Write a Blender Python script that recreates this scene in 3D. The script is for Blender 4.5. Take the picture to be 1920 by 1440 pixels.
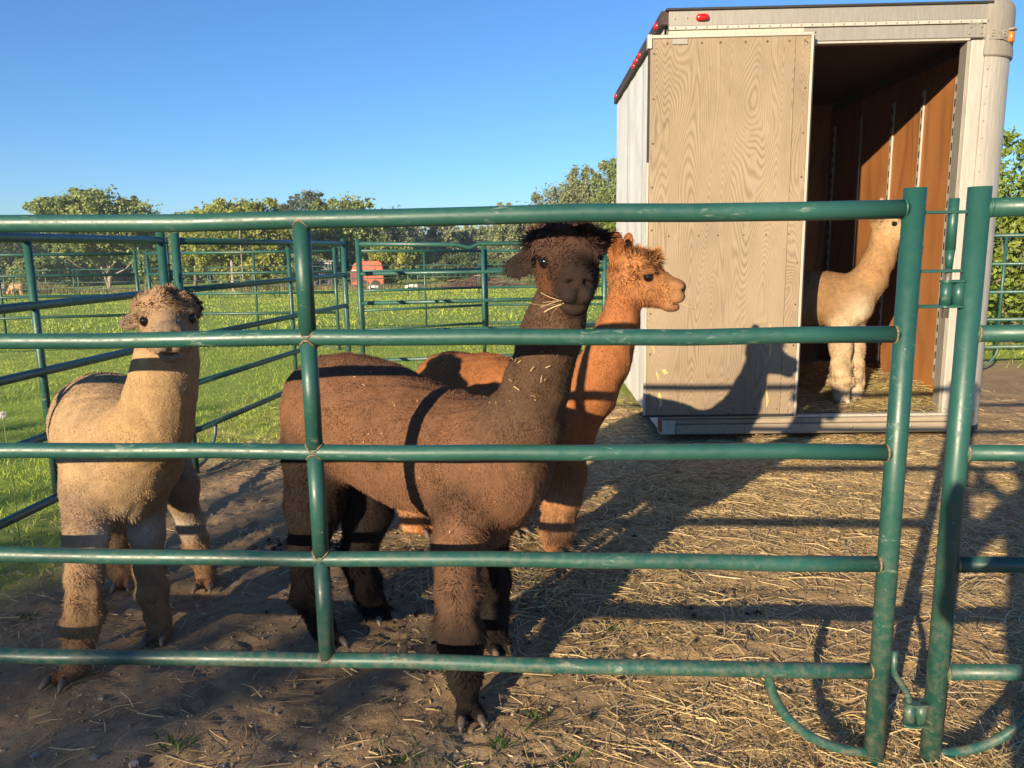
import bpy, math, random
import numpy as np
from mathutils import Vector, Matrix, noise as mnoise

# ------------------------------------------------------------------ camera
SC = bpy.context.scene
for o in list(bpy.data.objects):
    bpy.data.objects.remove(o)
COL = SC.collection
F_PX, CAM_H, PITCH, ROLL = 1442.0, 1.36, math.radians(9.9), -0.0144
_fw = np.array([0, math.cos(PITCH), -math.sin(PITCH)])
_r0 = np.array([1.0, 0, 0]); _u0 = np.cross(_r0, _fw)
_rt = math.cos(ROLL) * _r0 + math.sin(ROLL) * _u0
_up = -math.sin(ROLL) * _r0 + math.cos(ROLL) * _u0
CAMP = np.array([0, 0, CAM_H])
cam_d = bpy.data.cameras.new('camera'); cam = bpy.data.objects.new('camera', cam_d); COL.objects.link(cam)
cam.matrix_world = Matrix(((_rt[0], _up[0], -_fw[0], 0), (_rt[1], _up[1], -_fw[1], 0), (_rt[2], _up[2], -_fw[2], CAM_H), (0, 0, 0, 1)))
cam_d.sensor_width = 36.0; cam_d.lens = F_PX / 1920 * 36.0
cam_d.clip_start = 0.02; cam_d.clip_end = 1500
SC.camera = cam

# ------------------------------------------------------------------ sky, sun, exposure
SUN_AZ, SUN_EL = math.radians(31.8), math.radians(15.0)      # light travels to +X/+Y, 15 degrees above the horizon
W = bpy.data.worlds.new('World'); SC.world = W; W.use_nodes = True
_n = W.node_tree.nodes; _bg = _n['Background']
_sky = _n.new('ShaderNodeTexSky'); _sky.sky_type = 'NISHITA'; _sky.sun_disc = False
_sky.sun_elevation = SUN_EL; _sky.sun_rotation = math.pi + SUN_AZ
_sky.air_density = 1.0; _sky.dust_density = 0.0; _sky.ozone_density = 7.0; _sky.altitude = 150
W.node_tree.links.new(_sky.outputs[0], _bg.inputs[0]); _bg.inputs[1].default_value = 0.084
sun_d = bpy.data.lights.new('sun', 'SUN'); sun = bpy.data.objects.new('sun', sun_d); COL.objects.link(sun)
sun_d.energy = 5.0; sun_d.angle = math.radians(0.53); sun_d.color = (1.0, 0.80, 0.54)
_sd = Vector((math.sin(SUN_AZ) * math.cos(SUN_EL), math.cos(SUN_AZ) * math.cos(SUN_EL), -math.sin(SUN_EL)))
sun.rotation_euler = _sd.to_track_quat('-Z', 'Y').to_euler(); sun.location = (-6, -10, 6)
SC.view_settings.view_transform = 'Standard'; SC.view_settings.look = 'None'
SC.view_settings.gamma = 1.0; SC.view_settings.use_curve_mapping = False
SC.view_settings.exposure = 1.15
SC.render.engine = 'CYCLES'
SC.cycles.max_bounces = 6; SC.cycles.diffuse_bounces = 3; SC.cycles.glossy_bounces = 3
SC.cycles.transparent_max_bounces = 4; SC.cycles.use_denoising = True

random.seed(7); RNG = np.random.default_rng(11)

def at(px, py, Y):
    """world point at depth Y in the direction of a photo pixel (used to read sizes off the photograph)"""
    d = _fw + (px - 960) / F_PX * _rt - (py - 720) / F_PX * _up
    return CAMP + d * (Y / d[1])
def SP(s, p):
    """point on the ground: s metres along the sunlight's heading, p metres to its side"""
    return s * math.sin(SUN_AZ) + p * math.cos(SUN_AZ), s * math.cos(SUN_AZ) - p * math.sin(SUN_AZ)

def terrain(x, y):
    """ground height: level yard, then a field that falls gently away and rises a little to the right"""
    t = np.maximum(np.asarray(y, float) - 7.0, 0)
    z = -0.0275 * t * t / (t + 4.0)
    z = np.where(t > 85, z + (t - 85) * 0.02, z)
    return z

# ------------------------------------------------------------------ helpers
def tag(o, label=None, cat=None, group=None, kind=None):
    if label: o['label'] = label
    if cat: o['category'] = cat
    if group: o['group'] = group
    if kind: o['kind'] = kind
    return o
def empty(name, loc=(0, 0, 0), rot=(0, 0, 0)):
    o = bpy.data.objects.new(name, None); COL.objects.link(o)
    o.location = loc; o.rotation_euler = rot; o.empty_display_size = 0.1
    return o
def link(name, me, mat=None, parent=None, smooth=False):
    if mat is not None: me.materials.append(mat)
    o = bpy.data.objects.new(name, me); COL.objects.link(o)
    if parent is not None: o.parent = parent
    if smooth: me.polygons.foreach_set('use_smooth', np.ones(len(me.polygons), bool))
    return o
def np_mesh(name, V, Q=None, T=None, col=None):
    """mesh from numpy arrays: verts, quads and/or triangles, optional per-vertex colour"""
    me = bpy.data.meshes.new(name)
    V = np.ascontiguousarray(V, np.float32)
    me.vertices.add(len(V)); me.vertices.foreach_set('co', V.ravel())
    nq = 0 if Q is None else len(Q); nt = 0 if T is None else len(T)
    idx = np.concatenate([np.asarray(Q, np.int32).ravel() if nq else np.zeros(0, np.int32), np.asarray(T, np.int32).ravel() if nt else np.zeros(0, np.int32)])
    me.loops.add(len(idx)); me.loops.foreach_set('vertex_index', idx)
    tot = np.concatenate([np.full(nq, 4, np.int32), np.full(nt, 3, np.int32)])
    st = np.concatenate([[0], np.cumsum(tot)[:-1]]).astype(np.int32)
    me.polygons.add(nq + nt); me.polygons.foreach_set('loop_start', st)
    if col is not None:
        a = me.attributes.new('Col', 'FLOAT_COLOR', 'POINT')
        c = np.ones((len(V), 4), np.float32); c[:, :3] = col
        a.data.foreach_set('color', c.ravel())
    me.update(calc_edges=True); me.validate()
    return me

class MB:
    """collects boxes, tubes and lathes into one mesh"""
    def __init__(s): s.v = []; s.f = []
    def add(s, vs, fs):
        o = len(s.v); s.v += [tuple(v) for v in vs]; s.f += [tuple(i + o for i in f) for f in fs]; return s
    def box(s, x0, x1, y0, y1, z0, z1, b=0.0):
        if b <= 0:
            s.add([(x0, y0, z0), (x1, y0, z0), (x1, y1, z0), (x0, y1, z0), (x0, y0, z1), (x1, y0, z1), (x1, y1, z1), (x0, y1, z1)],
                  [(0, 3, 2, 1), (4, 5, 6, 7), (0, 1, 5, 4), (1, 2, 6, 5), (2, 3, 7, 6), (3, 0, 4, 7)])
            return s
        # chamfered along all edges
        X = (x0, x1); Y = (y0, y1); Z = (z0, z1); vs = []; ix = {}
        for i in (0, 1):
            for j in (0, 1):
                for k in (0, 1):
                    sx, sy, sz = (b if i == 0 else -b), (b if j == 0 else -b), (b if k == 0 else -b)
                    for a, v in (('x', (X[i], Y[j] + sy, Z[k] + sz)), ('y', (X[i] + sx, Y[j], Z[k] + sz)), ('z', (X[i] + sx, Y[j] + sy, Z[k]))):
                        ix[(i, j, k, a)] = len(vs); vs.append(v)
        fs = []
        for i in (0, 1):
            q = [ix[(i, 0, 0, 'x')], ix[(i, 1, 0, 'x')], ix[(i, 1, 1, 'x')], ix[(i, 0, 1, 'x')]]; fs.append(q if i else q[::-1])
            q = [ix[(0, i, 0, 'y')], ix[(0, i, 1, 'y')], ix[(1, i, 1, 'y')], ix[(1, i, 0, 'y')]]; fs.append(q if i else q[::-1])
            q = [ix[(0, 0, i, 'z')], ix[(1, 0, i, 'z')], ix[(1, 1, i, 'z')], ix[(0, 1, i, 'z')]]; fs.append(q if i else q[::-1])
        for a in (0, 1):
            for c in (0, 1):
                q = [ix[(a, c, 0, 'x')], ix[(a, c, 0, 'y')], ix[(a, c, 1, 'y')], ix[(a, c, 1, 'x')]]; fs.append(q if a == c else q[::-1])
                q = [ix[(a, 0, c, 'x')], ix[(a, 0, c, 'z')], ix[(a, 1, c, 'z')], ix[(a, 1, c, 'x')]]; fs.append(q[::-1] if a == c else q)
                q = [ix[(0, a, c, 'y')], ix[(0, a, c, 'z')], ix[(1, a, c, 'z')], ix[(1, a, c, 'y')]]; fs.append(q if a == c else q[::-1])
        for i in (0, 1):
            for j in (0, 1):
                for k in (0, 1):
                    q = [ix[(i, j, k, 'x')], ix[(i, j, k, 'y')], ix[(i, j, k, 'z')]]; fs.append(q if (i + j + k) % 2 else q[::-1])
        s.add(vs, fs); return s
    def tube(s, pts, r, n=12, caps=True):
        pts = [np.asarray(p, float) for p in pts]; m = len(pts)
        rr = [r] * m if np.isscalar(r) else list(r)
        vs = []; fs = []; prev = None
        for i, p in enumerate(pts):
            t = pts[min(i + 1, m - 1)] - pts[max(i - 1, 0)]; t = t / (np.linalg.norm(t) + 1e-12)
            if prev is None:
                a = np.array([0, 0, 1.0]) if abs(t[2]) < 0.9 else np.array([1.0, 0, 0])
                u = np.cross(t, a)
            else:
                u = prev - t * (prev @ t)
            u = u / np.linalg.norm(u); prev = u; w = np.cross(t, u)
            for k in range(n):
                A = 2 * math.pi * k / n; vs.append(p + rr[i] * (math.cos(A) * u + math.sin(A) * w))
        for i in range(m - 1):
            for k in range(n):
                fs.append((i * n + k, i * n + (k + 1) % n, (i + 1) * n + (k + 1) % n, (i + 1) * n + k))
        if caps:
            fs.append(tuple(range(n - 1, -1, -1))); fs.append(tuple((m - 1) * n + k for k in range(n)))
        s.add(vs, fs); return s
    def ring(s, c, ax, R, r, n=16, k=6):
        c = np.asarray(c, float); ax = np.asarray(ax, float); ax /= np.linalg.norm(ax)
        a = np.array([0, 0, 1.0]) if abs(ax[2]) < 0.9 else np.array([1.0, 0, 0])
        u = np.cross(ax, a); u /= np.linalg.norm(u); w = np.cross(ax, u); vs = []; fs = []
        for i in range(n):
            A = 2 * math.pi * i / n; d = math.cos(A) * u + math.sin(A) * w
            rj = r * (1 + 0.25 * math.sin(i * 5.3))
            for j in range(k):
                B = 2 * math.pi * j / k; vs.append(c + d * (R + rj * math.cos(B)) + ax * rj * math.sin(B))
        for i in range(n):
            for j in range(k):
                fs.append((i * k + j, i * k + (j + 1) % k, ((i + 1) % n) * k + (j + 1) % k, ((i + 1) % n) * k + j))
        s.add(vs, fs); return s
    def dome(s, c, ax, r, h, n=10):
        """flat-based button (rivet, bolt head, lamp lens)"""
        c = np.asarray(c, float); ax = np.asarray(ax, float); ax /= np.linalg.norm(ax)
        a = np.array([0, 0, 1.0]) if abs(ax[2]) < 0.9 else np.array([1.0, 0, 0])
        u = np.cross(ax, a); u /= np.linalg.norm(u); w = np.cross(ax, u); vs = []; fs = []
        for q, (rr, hh) in enumerate(((1, 0), (0.85, 0.6), (0.45, 0.95))):
            for k in range(n):
                A = 2 * math.pi * k / n; vs.append(c + r * rr * (math.cos(A) * u + math.sin(A) * w) + ax * h * hh)
        for q in range(2):
            for k in range(n): fs.append((q * n + k, q * n + (k + 1) % n, (q + 1) * n + (k + 1) % n, (q + 1) * n + k))
        fs.append(tuple(2 * n + k for k in range(n)))
        s.add(vs, fs); return s
    def build(s, name, mat, parent=None, smooth=False):
        me = bpy.data.meshes.new(name); me.from_pydata([tuple(map(float, v)) for v in s.v], [], s.f); me.update()
        return link(name, me, mat, parent, smooth)

# ------------------------------------------------------------------ materials
def mat(name):
    m = bpy.data.materials.new(name); m.use_nodes = True
    return m, m.node_tree.nodes, m.node_tree.links, m.node_tree.nodes['Principled BSDF']
def ramp(n, stops):
    r = n.new('ShaderNodeValToRGB'); e = r.color_ramp.elements
    while len(e) < len(stops): e.new(0.5)
    for el, (p, c) in zip(e, stops): el.position = p; el.color = (c + (1,)) if len(c) == 3 else c
    return r
def mixc(n, l, fac, a, b, mode='MIX'):
    m = n.new('ShaderNodeMix'); m.data_type = 'RGBA'; m.blend_type = mode
    for sock, v in ((m.inputs[0], fac), (m.inputs[6], a), (m.inputs[7], b)):
        if hasattr(v, 'links'): l.new(v, sock)
        elif isinstance(v, tuple): sock.default_value = v + (1,) if len(v) == 3 else v
        else: sock.default_value = v
    return m.outputs[2]
def tex(n, l, coord, scale, detail=4, rough=0.55, dist=0.0, vscale=None):
    t = n.new('ShaderNodeTexNoise'); t.inputs['Scale'].default_value = scale; t.inputs['Detail'].default_value = detail
    t.inputs['Roughness'].default_value = rough; t.inputs['Distortion'].default_value = dist
    if vscale:
        mp = n.new('ShaderNodeMapping'); mp.inputs['Scale'].default_value = vscale; l.new(coord, mp.inputs[0]); coord = mp.outputs[0]
    l.new(coord, t.inputs['Vector']); return t
def bump(n, l, b, h, strength=0.3, dist=0.01):
    x = n.new('ShaderNodeBump'); x.inputs['Strength'].default_value = strength; x.inputs['Distance'].default_value = dist
    l.new(h, x.inputs['Height']); l.new(x.outputs[0], b.inputs['Normal'])
def mth(n, l, op, a, b=None):
    m = n.new('ShaderNodeMath'); m.operation = op
    for i, v in enumerate((a, b)):
        if v is None: continue
        if hasattr(v, 'links'): l.new(v, m.inputs[i])
        else: m.inputs[i].default_value = v
    return m.outputs[0]
def plain(name, c, rough=0.6, metal=0.0, var=0.15, scale=20, spec=0.5, bmp=0.0):
    m, n, l, b = mat(name); tc = n.new('ShaderNodeTexCoord'); t = tex(n, l, tc.outputs['Object'], scale)
    r = ramp(n, [(0.3, tuple(x * (1 - var) for x in c)), (0.7, tuple(min(1, x * (1 + var)) for x in c))]); l.new(t.outputs[0], r.inputs[0])
    l.new(r.outputs[0], b.inputs['Base Color']); b.inputs['Roughness'].default_value = rough; b.inputs['Metallic'].default_value = metal
    b.inputs['Specular IOR Level'].default_value = spec
    if bmp: bump(n, l, b, t.outputs[0], bmp, 0.004)
    return m

def green_paint():
    m, n, l, b = mat('green_enamel'); g = n.new('ShaderNodeNewGeometry'); pos = g.outputs['Position']
    big = tex(n, l, pos, 3.0, 3); base = ramp(n, [(0.3, (0.010, 0.060, 0.050)), (0.7, (0.020, 0.088, 0.072))]); l.new(big.outputs[0], base.inputs[0])
    # scuffs: short pale marks that lie mostly along the rails
    s1 = tex(n, l, pos, 60, 5, 0.7, 0.6, (0.35, 1, 1.0)); s2 = tex(n, l, pos, 4.5, 2)
    k = mth(n, l, 'MULTIPLY', mth(n, l, 'SUBTRACT', s1.outputs[0], 0.52), mth(n, l, 'SUBTRACT', s2.outputs[0], 0.40))
    sc = ramp(n, [(0.012, (0, 0, 0)), (0.045, (1, 1, 1))]); l.new(k, sc.inputs[0])
    c1 = mixc(n, l, mth(n, l, 'MULTIPLY', sc.outputs[0], 0.7), base.outputs[0], (0.20, 0.27, 0.22))
    # chips through to the primer
    v = n.new('ShaderNodeTexNoise'); v.inputs['Scale'].default_value = 120; v.inputs['Detail'].default_value = 2; l.new(pos, v.inputs['Vector'])
    ch = ramp(n, [(0.775, (0, 0, 0)), (0.79, (1, 1, 1))]); l.new(v.outputs[0], ch.inputs[0])
    c2 = mixc(n, l, mth(n, l, 'MULTIPLY', ch.outputs[0], 0.8), c1, (0.42, 0.40, 0.33))
    # splashed mud low down
    sx = n.new('ShaderNodeSeparateXYZ'); l.new(pos, sx.inputs[0])
    low = n.new('ShaderNodeMapRange'); low.inputs[1].default_value = 0.75; low.inputs[2].default_value = 0.0; l.new(sx.outputs[2], low.inputs[0])
    d1 = tex(n, l, pos, 38, 6, 0.7); dm = ramp(n, [(0.44, (0, 0, 0)), (0.66, (1, 1, 1))]); l.new(d1.outputs[0], dm.inputs[0])
    c3 = mixc(n, l, mth(n, l, 'MULTIPLY', mth(n, l, 'MULTIPLY', dm.outputs[0], low.outputs[0]), 0.55), c2, (0.20, 0.16, 0.10))
    l.new(c3, b.inputs['Base Color'])
    rr = ramp(n, [(0.25, (0.26,) * 3), (0.75, (0.62,) * 3)]); l.new(d1.outputs[0], rr.inputs[0]); l.new(rr.outputs[0], b.inputs['Roughness'])
    b.inputs['Specular IOR Level'].default_value = 0.55
    bump(n, l, b, s1.outputs[0], 0.06, 0.002)
    return m
M_GREEN = green_paint()
M_WELD = plain('weld_bead', (0.17, 0.125, 0.075), 0.7, 0.2, 0.6, 120)
M_STEEL = plain('bare_steel', (0.35, 0.33, 0.28), 0.4, 0.8, 0.3, 60)

def alu(name, c, rough, dirt=0.3, metal=0.55, streak=(14, 14, 1.2)):
    m, n, l, b = mat(name); tc = n.new('ShaderNodeTexCoord'); oc = tc.outputs['Object']
    a = tex(n, l, oc, 6, 6, 0.65, 0.2, streak); r = ramp(n, [(0.25, tuple(x * 0.72 for x in c)), (0.7, c)]); l.new(a.outputs[0], r.inputs[0])
    d = tex(n, l, oc, 2.5, 6, 0.7); dr = ramp(n, [(0.48, (0, 0, 0)), (0.75, (1, 1, 1))]); l.new(d.outputs[0], dr.inputs[0])
    l.new(mixc(n, l, mth(n, l, 'MULTIPLY', dr.outputs[0], dirt), r.outputs[0], (0.22, 0.17, 0.11)), b.inputs['Base Color'])
    b.inputs['Metallic'].default_value = metal; b.inputs['Roughness'].default_value = rough
    sp = tex(n, l, oc, 120, 3); bump(n, l, b, sp.outputs[0], 0.12, 0.003)
    return m
M_ALU = alu('weathered_aluminium', (0.36, 0.34, 0.30), 0.55)
M_ALUB = alu('pale_aluminium', (0.50, 0.47, 0.41), 0.55, 0.2, 0.3)
M_CORNER = alu('cast_corner', (0.32, 0.295, 0.25), 0.6, 0.45, 0.2)
M_WHITE = alu('white_side_panel', (0.66, 0.66, 0.65), 0.5, 0.12, 0.0, (0.5, 0.5, 0.4))
M_CREAM = alu('cream_paint', (0.46, 0.43, 0.35), 0.55, 0.25, 0.0)
M_DARKGAP = plain('black_rubber_and_gap', (0.02, 0.02, 0.02), 0.7)  # flat black for rubber; also paints the dark of slots, holes and gaps
M_RED = plain('red_lens', (0.45, 0.012, 0.015), 0.25, 0, 0.1)
M_AMBER = plain('amber_lens', (0.65, 0.16, 0.01), 0.3, 0, 0.1)
M_REDPAINT = plain('flaked_red_paint', (0.3, 0.04, 0.025), 0.7, 0, 0.4)
M_BUMPER = alu('bumper_beam', (0.34, 0.285, 0.21), 0.75, 0.55, 0.15, (1.5, 10, 10))

def plywood(name, lightc, darkc, greyc, zs=0.85, bands=20, rough=0.75, amt=1.0, seed=0.0, xs=3.6, kick=0.0):
    m, n, l, b = mat(name); tc = n.new('ShaderNodeTexCoord'); oc = tc.outputs['Object']
    mp = n.new('ShaderNodeMapping'); mp.inputs['Location'].default_value = (seed, seed * 1.7, seed * 0.6); mp.inputs['Scale'].default_value = (xs, xs, zs); l.new(oc, mp.inputs[0])
    a = n.new('ShaderNodeTexNoise'); a.inputs['Scale'].default_value = 1.0; a.inputs['Detail'].default_value = 1.4; a.inputs['Roughness'].default_value = 0.35; a.inputs['Distortion'].default_value = 0.35
    l.new(mp.outputs[0], a.inputs['Vector'])
    s = mth(n, l, 'SINE', mth(n, l, 'MULTIPLY', a.outputs[0], bands * 6.283))
    s = mth(n, l, 'POWER', mth(n, l, 'ADD', mth(n, l, 'MULTIPLY', s, 0.5), 0.5), 1.7)
    am = tex(n, l, oc, 2.2, 3, 0.6, 0.3, (1.6, 1.6, 0.7)); amr = ramp(n, [(0.30, (0.25,) * 3), (0.66, (1.0,) * 3)]); l.new(am.outputs[0], amr.inputs[0])
    s = mth(n, l, 'MULTIPLY', s, amr.outputs[0])
    fib = tex(n, l, oc, 40, 4, 0.6, 0, (5, 5, 0.35))
    s2 = mth(n, l, 'ADD', mth(n, l, 'MULTIPLY', s, 0.58), mth(n, l, 'MULTIPLY', fib.outputs[0], 0.55))
    r = ramp(n, [(0.2, lightc), (0.62, tuple((x + y) / 2 for x, y in zip(lightc, darkc))), (0.95, darkc)]); l.new(s2, r.inputs[0])
    g = tex(n, l, oc, 1.6, 4, 0.6, 0.4, (1.5, 1.5, 0.6)); gr = ramp(n, [(0.42, (0, 0, 0)), (0.68, (1, 1, 1))]); l.new(g.outputs[0], gr.inputs[0])
    gm = mixc(n, l, 1.0, r.outputs[0], greyc, 'MULTIPLY')
    fin = mixc(n, l, mth(n, l, 'MULTIPLY', gr.outputs[0], 0.6 * amt), r.outputs[0], gm)
    st = tex(n, l, oc, 5.0, 6, 0.7, 0.3, (1, 1, 0.5)); stm = ramp(n, [(0.55, (0, 0, 0)), (0.74, (1, 1, 1))]); l.new(st.outputs[0], stm.inputs[0])
    fin = mixc(n, l, mth(n, l, 'MULTIPLY', stm.outputs[0], 0.35), fin, mixc(n, l, 1.0, fin, (0.55, 0.48, 0.42), 'MULTIPLY'))
    if kick:                                        # mud kicked up against the foot of the sheet
        sz = n.new('ShaderNodeSeparateXYZ'); l.new(oc, sz.inputs[0]); mr = n.new('ShaderNodeMapRange'); mr.inputs[1].default_value = 0.75; mr.inputs[2].default_value = 0.12; l.new(sz.outputs[2], mr.inputs[0])
        kn = tex(n, l, oc, 7, 6, 0.7); km = mth(n, l, 'MULTIPLY', mth(n, l, 'MULTIPLY', mr.outputs[0], kn.outputs[0]), kick)
        fin = mixc(n, l, km, fin, (0.17, 0.115, 0.07))
    l.new(fin, b.inputs['Base Color'])
    b.inputs['Roughness'].default_value = rough; b.inputs['Specular IOR Level'].default_value = 0.25
    bump(n, l, b, s2, 0.25, 0.002)
    return m
M_PLY = plywood('weathered_plywood', (0.305, 0.243, 0.166), (0.160, 0.119, 0.079), (0.68, 0.68, 0.71), 0.62, 64, xs=4.6, kick=0.8)
M_PATCH = plywood('plywood_patch', (0.285, 0.230, 0.168), (0.21, 0.165, 0.118), (0.8, 0.8, 0.8), 0.6, 9, seed=4.0)
M_INT = plywood('varnished_plywood', (0.31, 0.135, 0.046), (0.20, 0.080, 0.028), (0.65, 0.6, 0.55), 0.5, 9, 0.5, 1.0, seed=2.0, xs=3.0)
M_GLUE = plain('yellow_foam_glue', (0.50, 0.37, 0.13), 0.6)

def attr_mat(name, rough=0.9, trans=0.0, nscale=0, nvar=0.0, spec=0.2, sheen=0.0, bmp=0.0, bscale=200):
    """colour from the mesh's own Col attribute, mottled, optionally thin enough to let light through"""
    m, n, l, b = mat(name); a = n.new('ShaderNodeAttribute'); a.attribute_name = 'Col'; c = a.outputs['Color']
    g = n.new('ShaderNodeNewGeometry')
    if nscale:
        t = tex(n, l, g.outputs['Position'], nscale, 5, 0.65); r = ramp(n, [(0.25, (1 - nvar,) * 3), (0.75, (1 + nvar,) * 3)]); l.new(t.outputs[0], r.inputs[0])
        c = mixc(n, l, 1.0, c, r.outputs[0], 'MULTIPLY')
    l.new(c, b.inputs['Base Color']); b.inputs['Roughness'].default_value = rough; b.inputs['Specular IOR Level'].default_value = spec
    if sheen: b.inputs['Sheen Weight'].default_value = sheen; b.inputs['Sheen Roughness'].default_value = 0.5
    if bmp:
        t2 = tex(n, l, g.outputs['Position'], bscale, 4, 0.7); bump(n, l, b, t2.outputs[0], bmp, 0.006)
    if trans:
        tr = n.new('ShaderNodeBsdfTranslucent'); l.new(c, tr.inputs[0]); mx = n.new('ShaderNodeMixShader'); mx.inputs[0].default_value = trans
        l.new(b.outputs[0], mx.inputs[1]); l.new(tr.outputs[0], mx.inputs[2]); l.new(mx.outputs[0], n['Material Output'].inputs[0])
    return m
M_HIDE = attr_mat('alpaca_hide', 0.95, 0, 30, 0.25, 0.12, 0.0, 0.6, 140)
M_FLEECE = attr_mat('alpaca_fleece', 0.7, 0.12, 0, 0, 0.15)
M_GRASS = attr_mat('grass_blade', 0.55, 0.35, 0, 0, 0.35)
M_LEAF = attr_mat('leaf', 0.5, 0.40, 0, 0, 0.3)
M_STRAW = attr_mat('straw', 0.5, 0.15, 0, 0, 0.4)
M_BARK = plain('bark', (0.16, 0.125, 0.09), 0.9, 0, 0.4, 8, 0.2, 0.5)
M_PALEBARK = plain('pale_bark', (0.30, 0.25, 0.19), 0.9, 0, 0.3, 8, 0.2, 0.5)
M_EYE = plain('eye', (0.006, 0.005, 0.005), 0.06, 0, 0.0)
M_NAIL = plain('toenail', (0.11, 0.085, 0.065), 0.45, 0, 0.5, 60)
M_NAILP = plain('pale_toenail', (0.34, 0.28, 0.22), 0.45, 0, 0.4, 60)
M_STONE = plain('stone', (0.30, 0.27, 0.24), 0.9, 0, 0.35, 30, 0.2, 0.6)

# ------------------------------------------------------------------ ground
PEN_L = [(-2.25, -1.0), (-2.2, 2.0), (-2.02, 4.55), (-1.5, 7.8), (1.0, 8.25)]
def seg_x(y):
    ys = [p[1] for p in PEN_L]; xs = [p[0] for p in PEN_L]
    return np.interp(y, ys, xs)
def masks(x, y):
    """how grassy and how strewn with straw the yard is, 0..1"""
    x = np.asarray(x, float); y = np.asarray(y, float)
    wob = 0.28 * np.sin(x * 2.1 + y * 1.3) + 0.2 * np.sin(x * 4.7 - y * 3.1) + 0.1 * np.sin(9 * x + 7 * y)
    inside = x - seg_x(y)                                   # > 0 inside the pen
    back = 6.7 + 0.25 * np.sin(x * 1.7) - y                 # > 0 nearer than the far rails
    g = np.clip(0.5 - (np.minimum(inside, back * 0.8) + wob * 0.8 + 0.1) * 1.3, 0, 1)
    right = (x > 3.2)
    g = np.where(right, np.clip((y - 8.2 + wob) * 1.2, 0, 1), g)
    g = np.where(y < 1.6, np.clip(g, 0, 0.2), g)
    # straw lies thickest by the trailer door and along the front rails on the right
    s = np.exp(-(((x - 2.0) / 1.5) ** 2 + ((y - 4.3) / 1.2) ** 2)) * 1.6
    s += 0.75 * np.exp(-(((x - 0.75) / 0.75) ** 2 + ((y - 1.75) / 0.35) ** 2))
    s += 0.8 * np.exp(-(((x - 1.1) / 0.75) ** 2 + ((y - 2.6) / 0.8) ** 2))
    s += 0.35 * np.exp(-(((x - 0.2) / 0.9) ** 2 + ((y - 3.6) / 0.7) ** 2))
    s += 0.45 * np.exp(-(((x - 1.0) / 0.5) ** 2 + ((y - 5.6) / 0.9) ** 2))
    s += 0.3 * np.exp(-(((x - 4.2) / 1.0) ** 2 + ((y - 5.2) / 0.6) ** 2))
    s += 0.10
    s = s * (0.75 + 0.5 * np.sin(3.1 * x + 1.1) * np.sin(2.7 * y + 0.4))
    return g, np.clip(s, 0, 1)
def fnoise(x, y, sc, oct=4, seed=0.0):
    return np.array([mnoise.fractal(Vector((a * sc + seed, b * sc, seed)), 0.9, 2.0, oct) for a, b in zip(x, y)])
def ground_z(x, y):
    return terrain(x, y)

def ground_material():
    m, n, l, b = mat('yard_and_field'); g = n.new('ShaderNodeNewGeometry'); pos = g.outputs['Position']
    a = n.new('ShaderNodeAttribute'); a.attribute_name = 'Col'; sp = n.new('ShaderNodeSeparateColor'); l.new(a.outputs['Color'], sp.inputs[0])
    n1 = tex(n, l, pos, 3.5, 8, 0.65); n2 = tex(n, l, pos, 26, 8, 0.75); n3 = tex(n, l, pos, 160, 4, 0.7)
    dirt = ramp(n, [(0.30, (0.15, 0.100, 0.058)), (0.50, (0.33, 0.230, 0.135)), (0.72, (0.45, 0.325, 0.195))])
    l.new(mth(n, l, 'ADD', mth(n, l, 'MULTIPLY', n1.outputs[0], 0.55), mth(n, l, 'MULTIPLY', n2.outputs[0], 0.45)), dirt.inputs[0])
    strawc = ramp(n, [(0.3, (0.30, 0.21, 0.10)), (0.6, (0.54, 0.40, 0.19)), (0.8, (0.64, 0.49, 0.25))]); l.new(n2.outputs[0], strawc.inputs[0])
    grass = ramp(n, [(0.3, (0.16, 0.25, 0.04)), (0.6, (0.29, 0.38, 0.065)), (0.8, (0.40, 0.42, 0.12))]); l.new(n1.outputs[0], grass.inputs[0])
    damp = ramp(n, [(0.45, (1, 1, 1)), (0.6, (0.0, 0.0, 0.0))]); l.new(n2.outputs[0], damp.inputs[0])
    c0 = mixc(n, l, mth(n, l, 'MULTIPLY', sp.outputs[2], mth(n, l, 'ADD', mth(n, l, 'MULTIPLY', damp.outputs[0], 0.5), 0.45)), dirt.outputs[0], (0.035, 0.025, 0.018))
    sm = mth(n, l, 'MULTIPLY', sp.outputs[1], 0.8)
    c1 = mixc(n, l, sm, c0, strawc.outputs[0])
    c2 = mixc(n, l, sp.outputs[0], c1, grass.outputs[0])
    l.new(c2, b.inputs['Base Color']); b.inputs['Roughness'].default_value = 0.95; b.inputs['Specular IOR Level'].default_value = 0.15
    h = mth(n, l, 'ADD', mth(n, l, 'MULTIPLY', n2.outputs[0], 0.7), mth(n, l, 'MULTIPLY', n3.outputs[0], 0.3)); bump(n, l, b, h, 0.9, 0.012)
    return m
M_GROUND = ground_material()

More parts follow.
